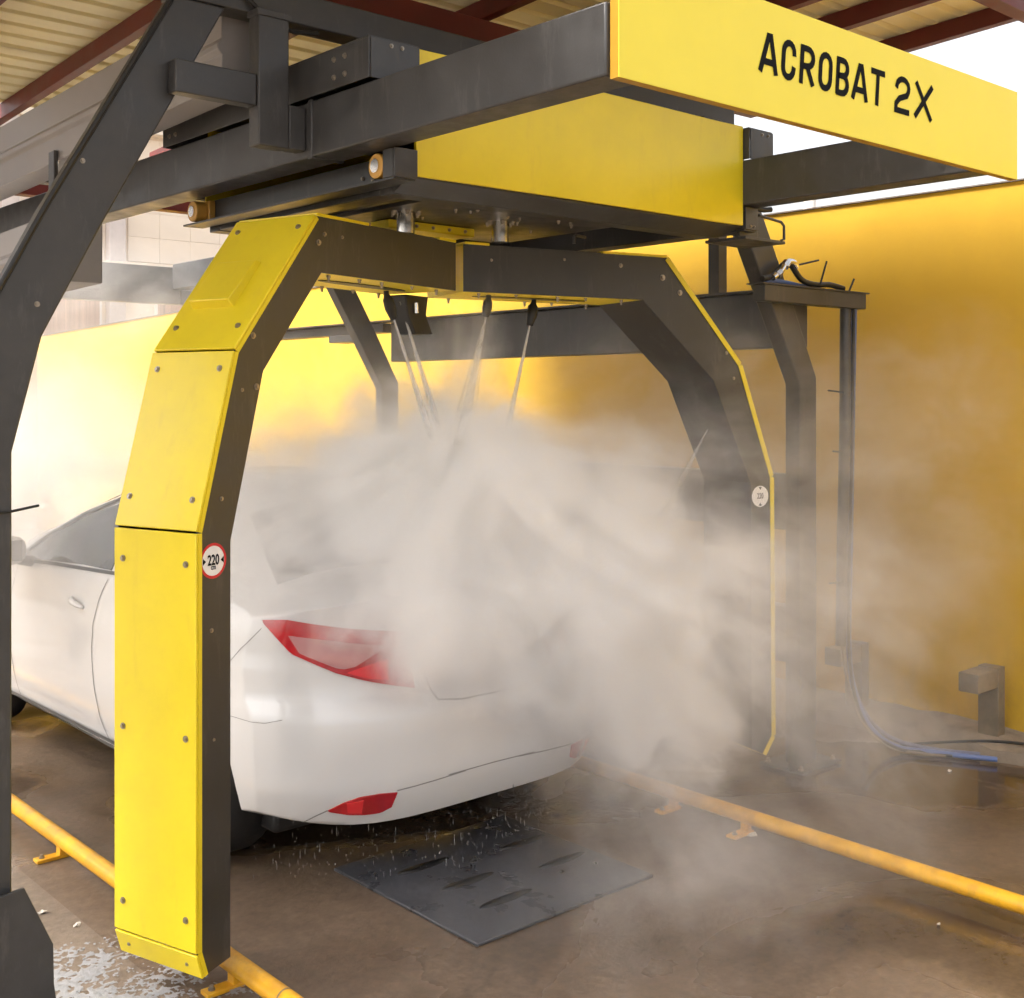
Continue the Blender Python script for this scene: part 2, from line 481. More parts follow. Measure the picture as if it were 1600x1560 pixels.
# ------------------------------------------------------------------ gantry frame
g = thing('gantry_frame', (3.0, 3.4, 0), 'dark grey steel gantry frame with bent legs carrying the wash machine over the car', 'frame')
def leg(pts_in, pts_out, y, d, name='leg'):
    poly = [(p[0], y, p[1]) for p in pts_in] + [(p[0], y, p[1]) for p in reversed(pts_out)]
    return MB().prism(poly, (0, d, 0)).build(name, M['steel'], g, .006)
L_in = [(1.172, 0), (1.172, 1.646), (1.255, 1.971), (1.429, 2.304), (1.825, 3.02)]
L_out = [(1.02, 0), (1.02, 1.69), (1.10, 2.02), (1.265, 2.335), (1.655, 3.02)]
R_in = [(4.893, 0), (4.893, 1.86), (4.69, 2.20), (4.44, 2.61), (4.20, 3.02)]
R_out = [(5.034, 0), (5.034, 1.894), (4.845, 2.235), (4.589, 2.667), (4.385, 3.02)]
for y in (3.40, 6.86):
    leg(L_in, L_out, y, .085); leg(R_in, R_out, y, .085)
    MB().box((1.655, y - .002, 3.022), (4.385, y + .10, 3.125)).build('cross_beam', M['steel'], g, .005)
    for x0, x1 in ((1.00, 1.20), (4.87, 5.06)):
        MB().box((x0 - .07, y - .08, .002), (x1 + .07, y + .17, .014)).build('base_plate', M['steel'], g, .002)
        for sx in (x0 - .04, x1 + .04):
            for sy in (y - .05, y + .14): bolt((sx, sy, .014), (0, 0, 1), g, .013, .02)
# gussets at the feet
MB().prism([(1.06, 3.37, .014), (1.06, 3.37, .425), (1.195, 3.37, .44), (1.275, 3.37, .26), (1.277, 3.37, .15), (1.295, 3.37, .014)], (0, .012, 0)).build('gusset', M['steel'], g, .002)
MB().prism([(4.892, 3.37, .014), (4.892, 3.37, .42), (4.79, 3.37, .25), (4.77, 3.37, .014)], (0, .012, 0)).build('gusset', M['steel'], g, .002)
# carriage beams with their end closed by the cross member
for x in (2.08, 3.90):
    MB().box((x, 1.997, 2.572), (x + .12, 8.05, 2.752)).build('rail_beam', M['steel'], g, .006)
    MB().box((x - .004, 3.30, 2.566), (x + .124, 3.325, 2.758)).build('weld_plate', M['steel'], g, .004)
MB().box((.85, 8.052, 2.465), (3.96, 8.15, 2.730)).build('end_beam', M['steel'], g, .005)
for x in (.95, 4.3):
    MB().box((x, 8.06, 0), (x + .1, 8.14, 2.463)).build('leg', M['steel'], g, .005)
MB().box((3.965, 8.052, 2.465), (4.42, 8.15, 2.57)).build('end_beam', M['steel'], g, .005)
# hangers from the cross beams
for y in (3.335, 6.795):
    for x in (1.905, 4.085):
        MB().box((x, y, 2.592), (x + .11, y + .063, 3.02)).build('hanger', M['steel'], g, .005)
        xa, xb = (x + .112, 2.078) if x < 3 else (4.022, x - .002)
        MB().box((xa, y + .002, 2.594), (xb, y + .061, 2.735)).build('bracket', M['steel'], g, .004)
        MB().box((x - .006, y - .006, 3.0), (x + .116, y + .062, 3.021)).build('cap_plate', M['steel'], g, .002)
MB().box((1.63, 3.345, 2.715), (1.903, 3.395, 2.815)).build('brace', M['steel'], g, .004)
MB().box((4.197, 3.345, 2.715), (4.40, 3.395, 2.815)).build('brace', M['steel'], g, .004)
# upper longitudinal channel on the left, long beams on the right
b = MB()
prof = [(1.86, 2.80), (1.86, 2.90), (1.845, 2.915), (1.845, 2.935), (1.86, 2.95), (1.86, 3.07), (1.98, 3.07), (1.98, 2.80)]
def pv(p, y): return (p[0], y, p[1] - .028 * (y - 3.5))
n = len(prof)
b.add([pv(p, 3.49) for p in prof] + [pv(p, 6.85) for p in prof],
      [tuple(range(n - 1, -1, -1)), tuple(range(n, 2 * n))] + [(i, (i + 1) % n, n + (i + 1) % n, n + i) for i in range(n)])
b.build('long_beam', M['grey'], g, .004)
MB().box((1.84, 4.86, 2.53), (1.858, 4.92, 2.80)).build('hanger', M['steel'], g, .003)
b = MB()
prof = [(1.52, 2.19), (1.52, 2.29), (1.505, 2.305), (1.505, 2.325), (1.52, 2.34), (1.52, 2.43), (1.64, 2.43), (1.64, 2.19)]
b.add([pv(p, 3.9) for p in prof] + [pv(p, 6.85) for p in prof],
      [tuple(range(n - 1, -1, -1)), tuple(range(n, 2 * n))] + [(i, (i + 1) % n, n + (i + 1) % n, n + i) for i in range(n)])
b.build('trough', M['grey'], g, .004)
MB().box((1.28, 6.76, 2.17), (1.66, 6.858, 2.24)).build('bracket', M['steel'], g, .003)
MB().box((4.965, 3.487, 2.045), (5.085, 6.858, 2.322)).build('long_beam', M['steel'], g, .005)
MB().box((4.90, 3.44, 2.325), (5.02, 9.2, 2.335)).build('cable_tray', M['steel'], g)
MB().box((4.965, 6.95, 2.256), (5.085, 9.2, 2.322)).build('long_beam', M['steel'], g, .005)
MB().box((4.93, 7.25, 2.20), (5.10, 7.6, 2.254)).build('bracket', M['steel'], g, .004)
for z0, z1 in ((1.143, 1.417), (.49, .765)):
    MB().box((4.93, 3.487, z0), (5.01, 6.858, z1)).build('side_rail', M['steel'], g, .004)
MB().box((4.52, 3.33, 2.242), (5.365, 3.398, 2.318)).build('cable_tray', M['steel'], g, .003)
MB().box((4.50, 3.322, 2.3185), (5.385, 3.42, 2.325)).build('tray_lid', M['steel'], g)
# black cable clipped along the left leg
MB().tube([(1.015, 3.392, .3), (1.015, 3.392, 1.69), (1.095, 3.392, 2.025), (1.262, 3.392, 2.34), (1.68, 3.392, 3.08)], .008, 8).build('cable', M['black'], g, smooth=True)
MB().tube([(1.83, 3.385, 3.115), (1.93, 3.38, 3.03), (2.0, 3.38, 3.0), (2.06, 3.38, 2.985), (2.15, 3.38, 3.0)], .008, 8).build('cable', M['black'], g, smooth=True)
MB().tube([(1.01, 3.39, 1.48), (1.16, 3.388, 1.482), (1.24, 3.386, 1.495)], .004, 6).build('cable_tie', M['black'], g)
for x, z in ((1.33, 2.46), (1.37, 2.48), (1.24, 2.06)):
    bolt((x, 3.40, z), (0, -1, 0), g, .008, .006)

# ------------------------------------------------------------------ carriage
c = thing('spray_carriage', (3.07, 3.7, 2.49), 'yellow fronted overhead carriage hanging between the two gantry beams', 'wash carriage')
b = MB(); vs = []; fs = []          # slightly bowed front panel
NX = 24
for i in range(NX + 1):
    t = i / NX
    x = 2.262 + (3.90 - 2.262) * t
    y = 2.99 - .012 * math.sin(math.pi * t) - (.010 * (t - .9) / .1 if t > .9 else 0)
    for (dy, z) in ((0, 2.489), (0, 2.888), (.012, 2.888), (.012, 2.489)):
        vs.append((x, y + dy, z))
for i in range(NX):
    for k in range(4):
        k2 = (k + 1) % 4
        fs.append((i * 4 + k, (i + 1) * 4 + k, (i + 1) * 4 + k2, i * 4 + k2))
fs += [(0, 1, 2, 3), (NX * 4 + 3, NX * 4 + 2, NX * 4 + 1, NX * 4)]
b.add(vs, fs).build('front_panel', M['yellow'], c, .002)
b = MB()
b.prism([(2.24, 3.003, 2.485), (3.92, 3.003, 2.485), (3.90, 3.11, 2.452), (2.26, 3.11, 2.452)], (0, .0, .02)).build('front_lip', M['steel2'], c, .002)
hard((2.262, 4.37, 2.489), (3.90, 4.384, 2.888), 'rear_panel', M['yellow'], c, .002)
hard((2.28, 3.02, 2.86), (3.88, 4.36, 2.884), 'top_plate', M['steel2'], c, .003)
hard((2.28, 3.12, 2.56), (3.88, 4.36, 2.575), 'under_plate', M['black'], c, .003)
for y in (3.112, 4.28):
    hard((2.27, y, 2.452), (3.89, y + .08, 2.556), 'under_beam', M['steel2'], c, .003)
for x in (2.27, 3.80):
    hard((x, 3.195, 2.455), (x + .09, 4.278, 2.553), 'under_beam', M['steel2'], c, .003)
hard((2.50, 3.25, 2.470), (3.45, 3.95, 2.486), 'pivot_plate', M['steel'], c, .003)
hard((2.64, 3.66, 2.436), (3.06, 3.78, 2.468), 'drive_housing', M['yellow'], c, .004)
for x, y in ((2.60, 3.50), (3.02, 3.46)):
    pb = MB().tube([(x, y, 2.470), (x, y, 2.392)], .033, 20).build('pivot_bearing', M['chrome'], c, smooth=True)
    for k in range(6):
        a = k * math.pi / 3
        bolt((x + .052 * math.cos(a), y + .052 * math.sin(a), 2.470), (0, 0, -1), c, .009, .016)
rb = random.Random(5)
for k in range(13):
    x = 2.56 + rb.uniform(0, .82)
    y = rb.choice((3.29, 3.33, 3.42, 3.56))
    bolt((x, y, 2.470), (0, 0, -1), c, rb.uniform(.005, .008), rb.uniform(.008, .014))
for k in range(5):
    bolt((2.69 + k * .08, 3.659, 2.452), (0, -1, 0), c, .007, .008)
MB().tube([(3.30, 3.34, 2.40), (3.30, 3.34, 2.425), (3.32, 3.35, 2.435), (3.40, 3.38, 2.437)], .007, 8).build('pipe', M['steel'], c, smooth=True)
# side channels under the rail beams, with guide rollers
for side, xs in (('l', (2.172, 2.255)), ('r', (3.915, 3.99))):
    x0, x1 = xs
    b = MB()
    b.box((x1 - .006, 2.985, 2.478), (x1, 4.39, 2.569))
    b.box((x0, 2.985, 2.470), (x1, 4.39, 2.4775))
    b.build('side_channel', M['steel2'], c, .001)
    xe = x0 if side == 'l' else x1
    hard((x0 - .002, 2.976, 2.4765), (x1 + .002, 2.984, 2.566), 'end_plate', M['steel'], c, .001)
    for y in (3.085, 4.32):
        ro = MB().tube([(x0 + .002, y, 2.523), (x0 + .05, y, 2.523)], [.040, .040], 24).build('guide_roller', M['amber'], c, .004)
        MB().tube([(x0 - .003, y, 2.523), (x0 + .004, y, 2.523)], .022, 16).build('hub', M['chrome'], ro, smooth=True)
        hard((x0 + .051, y - .05, 2.4785), (x1 - .0065, y + .05, 2.566), 'roller_bracket', M['amber'], c, .003)
    for y, z in ((3.0, 2.495), (3.03, 2.495), (3.20, 2.50), (3.20, 2.535), (3.26, 2.515)):
        bolt((x0 + (.0745 if y > 3.1 else .077), y, z), (-1, 0, 0), c, .007, .006)
    hard((x0, 2.990, 2.4785), (x0 + .004, 3.043, 2.566), 'cheek', M['steel'], c, .001)
# upper channels running on the beams
for x0, x1 in ((2.058, 2.245), (3.905, 4.06)):
    b = MB()
    b.box((x0, 2.955, 2.756), (x0 + .006, 4.33, 2.876))
    b.box((x0, 2.955, 2.8765), (x1, 4.33, 2.882))
    b.box((x0 + .0065, 2.950, 2.756), (x1, 2.956, 2.876))
    b.box((x0 + .0065, 4.326, 2.756), (x1, 4.332, 2.876))
    b.build('top_channel', M['steel'], c, .001)
    for y in (3.08, 3.14, 4.22, 4.27):
        for z in (2.79, 2.845): bolt((x0, y, z), (-1, 0, 0), c, .009, .008)
    for x in (x0 + .08, x0 + .12): bolt((x, 2.950, 2.862), (0, -1, 0), c, .007, .006)
# foot bracket with wire loop on the right
hard((3.93, 2.99, 2.440), (4.20, 3.20, 2.452), 'foot_bracket', M['steel'], c, .002)
hard((3.93, 3.02, 2.4525), (4.05, 3.03, 2.56), 'upright_plate', M['steel'], c, .002)
MB().tube([(4.03, 3.0, 2.545), (4.17, 2.99, 2.53), (4.19, 2.99, 2.515), (4.19, 2.99, 2.46), (4.17, 2.99, 2.453)], .006, 8).build('wire_loop', M['steel'], c, smooth=True)
MB().tube([(4.0, 3.01, 2.575), (4.06, 3.0, 2.57), (4.10, 2.99, 2.575)], .011, 8).build('limit_switch', M['black'], c, smooth=True)
for x in (3.945, 3.965): bolt((x, 2.976, 2.49), (0, -1, 0), c, .006, .006)

# ------------------------------------------------------------------ spray arms
def spray_arm(name, org, ang, O, I, label, nb, vent_seg):
    d = Vector((math.cos(R(ang)), math.sin(R(ang)), 0))
    nn = Vector((-d.y, d.x, 0))
    W = .345
    def p(t, z, w=0.0): return Vector((org[0], org[1], 0)) + d * t + nn * w + Vector((0, 0, z))
    a = thing(name, p(O[len(O) // 2][0], 0, .17), label, 'spray boom', 'two bent spray booms of the car wash')
    for w0, w1 in ((0.004, .010), (W - .010, W - .004)):
        poly = [p(t, z, w0) for t, z in O] + [p(t, z, w0) for t, z in reversed(I)]
        MB().prism(poly, nn * (w1 - w0)).build('side_panel', M['steel2'], a, .001)
    names = ['bottom_flap', 'cover_panel', 'cover_panel', 'cover_panel', 'top_cover']
    sgn = 1 if O[0][0] < O[-1][0] else -1
    def quad_slab(q0, q1, th, w0=0.0, w1=W):
        dv = Vector((q1[0] - q0[0], q1[1] - q0[1])).normalized()
        nv = Vector((-dv.y, dv.x)) * th
        A, B, C_, D = (q0[0], q0[1]), (q1[0], q1[1]), (q1[0] + nv.x, q1[1] + nv.y), (q0[0] + nv.x, q0[1] + nv.y)
        return [p(*A, w0), p(*B, w0), p(*C_, w0), p(*D, w0)], nn * (w1 - w0)
    for i in range(len(O) - 1):
        q0, q1 = Vector(O[i]), Vector(O[i + 1])
        u_ = (q1 - q0).normalized()
        s0 = q0 + u_ * (.0025 if i else 0); s1 = q1 - u_ * .0025
        if i == len(O) - 2:        # the top cover only wraps both ends of the beam
            L = (q1 - q0).length
            for e0, e1 in ((.0025, .27 * L / .8), (L - .11, L - .004)):
                poly, ex = quad_slab(q0 + u_ * e0, q0 + u_ * e1, .010 * sgn)
                MB().prism(poly, ex).build('top_cover', M['yellow'], a, .001)
            poly, ex = quad_slab(q0 + u_ * (.27 * L / .8 + .003), q0 + u_ * (L - .113), .004 * sgn, .01, W - .01)
            MB().prism(poly, ex).build('top_plate', M['steel'], a)
        else:
            poly, ex = quad_slab(s0, s1, .009 * sgn)
            cv = MB().prism(poly, ex).build('bottom_flap' if i == 0 else 'cover_panel', M['yellow'], a, .0025)
            # folded lip over the side plate
            lip, ex2 = quad_slab(s0, s1, -.014 * sgn, -.001, .0035)
            MB().prism(lip, ex2).build('lip', M['yellow'], cv)
            nv = Vector((-u_.y, u_.x)) * sgn
            out3 = d * nv.x + Vector((0, 0, nv.y))
            if i:
                Lp = (s1 - s0).length
                offs = [.09, Lp - .055] if Lp < 1 else [.09, Lp * .5 + .01, Lp - .09]
                for e in offs:
                    for w in (.04, W - .04):
                        q = s0 + u_ * e
                        bolt(p(q.x, q.y, w) + out3 * .0095, out3, a, .010, .007)
            else:
                for w in (.05, W - .05):
                    q = (s0 + s1) / 2
                    bolt(p(q.x, q.y, w) + out3 * .0095, out3, a, .006, .004)
            if i == vent_seg:
                Lp = (s1 - s0).length
                e0, e1 = Lp * .30, Lp * .64
                b = MB()
                v0 = s0 + u_ * e0; v1 = s0 + u_ * e1
                q = [p(v0.x, v0.y, .11) + out3 * .009, p(v0.x, v0.y, .29) + out3 * .009, p(v1.x, v1.y, .29) + out3 * .009, p(v1.x, v1.y, .11) + out3 * .009]
                m_ = sum(q, Vector()) / 4
                top = [x + (m_ - x) * .05 + out3 * (.032 if k < 2 else .016) for k, x in enumerate(q)]
                b.add(q + top, [(4, 5, 6, 7), (0, 1, 5, 4), (1, 2, 6, 5), (2, 3, 7, 6), (3, 0, 4, 7)])
                b.build('vent_hood', M['yellow'], cv, .004)
    for i in range(len(I) - 1):
        q0, q1 = Vector(I[i]), Vector(I[i + 1])
        under = i == len(I) - 2
        poly, ex = quad_slab(q0, q1, .006 * sgn, .011, W - .011)
        pl = MB().prism(poly, ex).build('inner_panel', M['yellow'] if under else M['steel2'], a)
        if under:
            L = (q1 - q0).length
            sl = MB()
            x0 = q0.x + (q1.x - q0.x) * .22; x1 = q0.x + (q1.x - q0.x) * .86
            zz = q0.y - .0035
            pts = []
            for k in range(24):
                aa = 2 * math.pi * k / 24
                pts.append(p((x0 + x1) / 2 + (x1 - x0) / 2 * math.cos(aa), zz, .165 + .035 * math.sin(aa)))
            sl.prism(pts, (0, 0, .0025)).build('slot', M['slot'], pl)
            for k, fr_ in enumerate((.10, .31, .47, .70, .90)):
                tt = q0.x + (q1.x - q0.x) * fr_
                for w in (.04, W - .03):
                    bolt(p(tt, q0.y - .001, w), (0, 0, -1), a, .007, .012 if k % 2 else .020)
    # end of the box beam
    t1 = O[-1][0]
    MB().prism([p(t1, I[-1][1], .011), p(t1, O[-1][1] - .003, .011), p(t1, O[-1][1] - .003, W - .011), p(t1, I[-1][1], W - .011)], d * (-.006 * (1 if sgn > 0 else -1))).build('end_panel', M['yellow'], a, .001)
    # bolts on the near side plate
    for t, z, r_ in nb: bolt(p(t, z, .004), -nn, a, r_, r_ * .8)
    return a, p, d, nn

LO = [(0.0, .125), (-.025, .200), (-.025, 1.409), (.123, 1.937), (.487, 2.385), (1.29, 2.385)]
LI = [(.107, .14), (.107, 1.372), (.245, 1.878), (.515, 2.203), (1.29, 2.203)]
armL, pL, dL, nL = spray_arm('spray_boom', (1.634, 3.168), 16.7, LO, LI, 'left yellow and charcoal spray boom standing in front of the car door', 
    [(.20, 1.985, .010), (.215, 1.83, .010), (.155, 1.82, .006), (.07, 1.50, .007), (.50, 2.30, .010), (.53, 2.33, .008), (.62, 2.33, .006), (.03, 1.12, .007), (.04, .80, .005)], 3)
RO = [(1.482, .216), (1.535, .293), (1.525, 1.445), (1.346, 1.940), (.953, 2.385), (.0, 2.385)]
RI = [(1.41, .25), (1.405, 1.42), (1.20, 1.87), (.83, 2.203), (.0, 2.203)]
armR, pR, dR, nR = spray_arm('spray_boom', (2.912, 3.546), -13.2, RO, RI, 'right spray boom veiled in mist with thin yellow edge in front of the wall',
    [(.72, 2.34, .009), (.93, 2.30, .013), (1.02, 2.24, .012), (.45, 2.35, .006), (1.27, 1.99, .008), (1.31, 1.88, .007), (.12, 2.33, .006)], 3)

# nozzles under the arms, part of each arm
def nozzle(parent, top, tip, r=.022, name='nozzle'):
    top, tip = Vector(top), Vector(tip)
    ax = tip - top
    return MB().tube([top + Vector((0, 0, .012)), top, top + ax * .12, top + ax * .2, top + ax * .55, top + ax * .98, tip],
                     [.010, .010, .014, r * .9, r, r * .62, r * .5], 14).build(name, M['black'], parent, smooth=True, angle=60)
TGT = Vector((3.02, 3.72, 1.40))
tips = []
n1 = pL(1.10, 2.185, .19); t1 = n1 + (TGT - n1).normalized() * .105 + Vector((-.01, -.005, 0)); nozzle(armL, n1, t1); tips.append(t1)
n2 = pL(1.245, 2.19, .21); t2 = n2 + Vector((.01, 0, -.035)); tips.append(pL(1.20, 2.165, .20))
b = MB()
base = pL(1.27, 2.10, .21)
b.prism([base + dL * x + Vector((0, 0, z)) - nL * .04 for x, z in ((-.075, .09), (.075, .09), (.06, .02), (.105, -.055), (-.01, -.06), (-.06, .01))], nL * .08)
b.build('motor_block', M['black'], armL, .006)
MB().tube([pL(1.25, 2.16, .165), pL(1.25, 2.12, .163)], .012, 10).build('connector', M['chrome'], armL, smooth=True)
n3 = pR(.152, 2.19, .09); t3 = n3 + (TGT - n3).normalized() * .075; nozzle(armR, n3, t3, .020); tips.append(t3)
n4 = pR(.402, 2.19, .168); t4 = n4 + (Vector((3.13, 3.56, 1.5)) - n4).normalized() * .105; nozzle(armR, n4, t4, .023); tips.append(t4)

# round clearance stickers, flat print on the near side plates
def disc(p, cx, cz, w, r0, r1, seg=40):
    vs, fs = [], []
    for k in range(seg):
        a = 2 * math.pi * k / seg
        vs.append(p(cx + r1 * math.cos(a), cz + r1 * math.sin(a), w))
        if r0: vs.append(p(cx + r0 * math.cos(a), cz + r0 * math.sin(a), w))
    if r0:
        for k in range(seg):
            a, b_ = 2 * k, 2 * ((k + 1) % seg)
            fs.append((a, b_, b_ + 1, a + 1))
    else: fs.append(tuple(range(seg)))
    return MB().add(vs, fs)
def text_mb(s, size, xs=1.0):
    cu = bpy.data.curves.new('t', 'FONT'); cu.body = s; cu.size = size; cu.offset = size * .03; cu.align_x = 'CENTER'; cu.align_y = 'CENTER'
    o = bpy.data.objects.new('t', cu); col.objects.link(o)
    dg = bpy.context.evaluated_depsgraph_get()
    me = bpy.data.meshes.new_from_object(o.evaluated_get(dg))
    vs = [(v.co.x * xs, v.co.y) for v in me.vertices]; fs = [tuple(q.vertices) for q in me.polygons]
    bpy.data.objects.remove(o); bpy.data.meshes.remove(me)
    return vs, fs
def sticker(parent, p, cx, cz, r, vertical=False):
    st = disc(p, cx, cz, .0028, 0, r * .86).build('clearance_sticker', M['white'], parent)
    if not vertical:
        disc(p, cx, cz, .0024, r * .84, r).build('ring', M['signred'], st)
    vs, fs = text_mb('220', r * .80, .74)
    ty = r * .02
    if not vertical:
        MB().add([p(cx + x, cz + y + ty, .0018) for x, y in vs], fs).build('digits', M['ink'], st)
        vs, fs = text_mb('cm', r * .40, .8)
        MB().add([p(cx + x, cz + y - r * .36, .0018) for x, y in vs], fs).build('unit', M['ink'], st)
        for s in (-1, 1):
            MB().add([p(cx + s * r * .80, cz + r * .20, .0018), p(cx + s * r * .80, cz - r * .20, .0018), p(cx + s * r * .56, cz, .0018)], [(0, 1, 2)]).build('arrow', M['ink'], st)
    else:
        vs, fs = text_mb('220', r * .62, .72)
        MB().add([p(cx + x, cz + y + ty, .0018) for x, y in vs], fs).build('digits', M['coping'], st)
        for s in (-1, 1):
            MB().add([p(cx + r * .17, cz + s * r * .76, .0018), p(cx - r * .17, cz + s * r * .76, .0018), p(cx, cz + s * r * .54, .0018)], [(0, 1, 2)]).build('arrow', M['ink'], st)
sticker(armL, pL, .036, 1.322, .052)
sticker(armR, pR, 1.456, 1.360, .054, True)

# ------------------------------------------------------------------ sign
s = thing('sign_board', (3.12, 1.98, 2.57), 'bright yellow boxed sign reading ACROBAT 2X on the beam ends', 'sign')
b = MB()
x0, x1, z0, z1, y0, y1 = 2.092, 4.137, 2.564, 2.874, 1.966, 1.994
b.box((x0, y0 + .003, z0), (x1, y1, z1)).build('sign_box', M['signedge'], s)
b = MB(); b.box((x0 + .001, y0, z0 + .001), (x1 - .001, y0 + .0028, z1 - .001)).build('face', M['sign'], s)
# narrow stroke lettering
def arc(cx, cy, rx, ry, a0, a1, n=8):
    return [(cx + rx * math.cos(R(a0 + (a1 - a0) * i / n)), cy + ry * math.sin(R(a0 + (a1 - a0) * i / n))) for i in range(n + 1)]
GL = {  # unit box: x 0..1, y 0..1 (height)
 'A': [[(0, 0), (.42, 1), (.58, 1), (1, 0)], [(.2, .26), (.8, .26)]],
 'C': [arc(.5, .72, .42, .28, 0, 180) + arc(.5, .28, .42, .28, 180, 360)],
 'R': [[(.08, 0), (.08, .30)], [(.08, .42), (.08, 1), (.5, 1)] + arc(.5, .74, .42, .26, 90, -90) + [(.30, .48)], [(.52, .44), (.92, 0)]],
 'O': [arc(.5, .72, .42, .28, 0, 180) + arc(.5, .28, .42, .28, 180, 360) + [(.92, .72)]],
 'B': [[(.08, .0), (.08, 1), (.5, 1)] + arc(.5, .765, .38, .235, 90, -90) + [(.22, .53)], [(.5, .53)] + arc(.5, .265, .42, .265, 90, -90) + [(.08, 0)]],
 'T': [[(0, 1), (1, 1)], [(.5, 1), (.5, 0)]],
 '2': [arc(.5, .74, .42, .26, 180, -20) + [(.80, .52), (.30, .38), (.08, .20), (.08, 0), (.95, 0)]],
 'X': [[(.05, 0), (.95, 1)], [(.05, 1), (.95, 0)]],
}
def glyph(ch, xa, xb, za, zb, y, th=.0150):
    b = MB()
    def P3(q):
        zz = za + th / 2 + (zb - za - th) * q[1]
        return Vector((xa + th / 2 + (xb - xa - th) * q[0] + (zz - za) * .09, y, zz))
    for k, st in enumerate(GL[ch]):
        pts = [P3(q) for q in st]
        pts = [q for i, q in enumerate(pts) if i == 0 or (q - pts[i - 1]).length > 1e-5]
        closed = (pts[0] - pts[-1]).length < 1e-4
        if closed: pts = pts[:-1]
        n = len(pts); Lf, Rt = [], []
        for i in range(n):
            if closed: t0, t1 = pts[i] - pts[i - 1], pts[(i + 1) % n] - pts[i]
            else: t0, t1 = pts[i] - pts[max(i - 1, 0)], pts[min(i + 1, n - 1)] - pts[i]
            if t0.length < 1e-6: t0 = t1
            if t1.length < 1e-6: t1 = t0
            t0.normalize(); t1.normalize()
            n0 = Vector((-t0.z, 0, t0.x)); n1 = Vector((-t1.z, 0, t1.x))
            mm = (n0 + n1).normalized(); f_ = min(1.6, 1 / max(.4, mm.dot(n0)))
            e = Vector()
            if not closed and i == 0: e = -t1 * th * .35
            if not closed and i == n - 1: e = t0 * th * .35
            off = mm * th / 2 * f_
            Lf.append(pts[i] + off + e); Rt.append(pts[i] - off + e)
        dy = Vector((0, -.0012 - .0002 * k, 0))
        vs = [q + dy for q in Lf] + [q + dy for q in Rt]
        fs = [(i, (i + 1) % n, n + (i + 1) % n, n + i) for i in range(n if closed else n - 1)]
        b.add(vs, fs)
    return b.build('letter', M['ink'], s)
K_ = 1.966 / 2.05
LZ0, LZ1 = 1.8 + (2.712 - 1.8) * K_, 1.8 + (2.831 - 1.8) * K_
xx = 2.750 * K_
for ch, w in zip('ACROBAT', (.090, .080, .086, .082, .082, .092, .086)):
    glyph(ch, xx, xx + w * K_, LZ0, LZ1, y0, .0185)
    xx += (w + .0092) * K_
glyph('2', 3.456 * K_, 3.562 * K_, LZ0, LZ1 + .004, y0, .0185)
glyph('X', 3.578 * K_, 3.703 * K_, LZ0, LZ1 + .006, y0, .0185)

# ------------------------------------------------------------------ guide rails, floor plate
def guide_rail(x, ya, yb, label, feet, joints):
    r_ = thing('guide_rail', (x, (ya + yb) / 2, 0), label, 'guide rail', 'yellow tube wheel guides on the floor')
    MB().tube([(x, ya, .068), (x, yb, .068)], .031, 20).build('tube', M['rail'], r_, smooth=True)
    for y in joints:
        MB().tube([(x, y - .003, .068), (x, y + .003, .068)], .0318, 20).build('joint', M['rust'], r_, smooth=True)
    for y, sd in feet:
        bm_ = MB()
        bm_.box((x - .012, y - .02, -.002), (x + .012, y + .02, .05))
        xa, xb = (x - .10, x + .025) if sd < 0 else (x - .025, x + .10)
        bm_.box((xa, y - .024, -.003), (xb, y + .024, .010))
        bm_.build('foot', M['rail'], r_, .002)
        bolt((x + sd * .075, y, .010), (0, 0, 1), r_, .011, .014)
    return r_
guide_rail(1.80, .8, 8.0, 'yellow tube guide rail on the floor left of the white car', [(y, -1) for y in (1.9, 3.30, 4.68, 6.1, 7.5)], (3.0, 6.0))
guide_rail(4.01, .8, 8.0, 'yellow tube guide rail on the floor right of the car before the wall', [(y, -1) for y in (1.2, 3.05, 3.44, 5.2, 6.8)], (1.2, 5.4))

fp = thing('wash_plate', (2.98, 3.5, 0), 'wet blue grey underbody wash plate with dark oval slots behind the car', 'floor plate')
X0, X1, Y0, Y1 = 2.52, 3.38, 3.00, 3.85
b = MB()
o_ = [(X0, Y0), (X1, Y0), (X1, Y1), (X0, Y1)]; i_ = [(X0 + .10, Y0 + .05), (X1 - .05, Y0 + .05), (X1 - .05, Y1 - .1), (X0 + .10, Y1 - .1)]
vs = [(x, y, -.003) for x, y in o_] + [(x, y, .008) for x, y in o_] + [(x, y, .030) for x, y in i_]
fs = [(0, 1, 5, 4), (1, 2, 6, 5), (2, 3, 7, 6), (3, 0, 4, 7), (4, 5, 9, 8), (5, 6, 10, 9), (6, 7, 11, 10), (7, 4, 8, 11), (8, 9, 10, 11), (3, 2, 1, 0)]
b.add(vs, fs).build('plate', M['matp'], fp, .003)
for x, y in ((2.79, 3.165), (2.785, 3.37), (3.18, 3.285), (2.75, 3.59), (3.19, 3.52)):
    pts = []; pts2 = []
    for k in range(24):
        a = 2 * math.pi * k / 24
        pts.append((x + .125 * math.cos(a), y + .026 * math.sin(a) * (1 - .4 * math.cos(a) ** 2), .0302))
        pts2.append((x + .112 * math.cos(a), y + .016 * math.sin(a), .036))
    n = 24
    MB().add(pts + pts2, [(k, (k + 1) % n, n + (k + 1) % n, n + k) for k in range(n)] + [tuple(range(n, 2 * n))]).build('slot', M['slot'], fp, smooth=True)

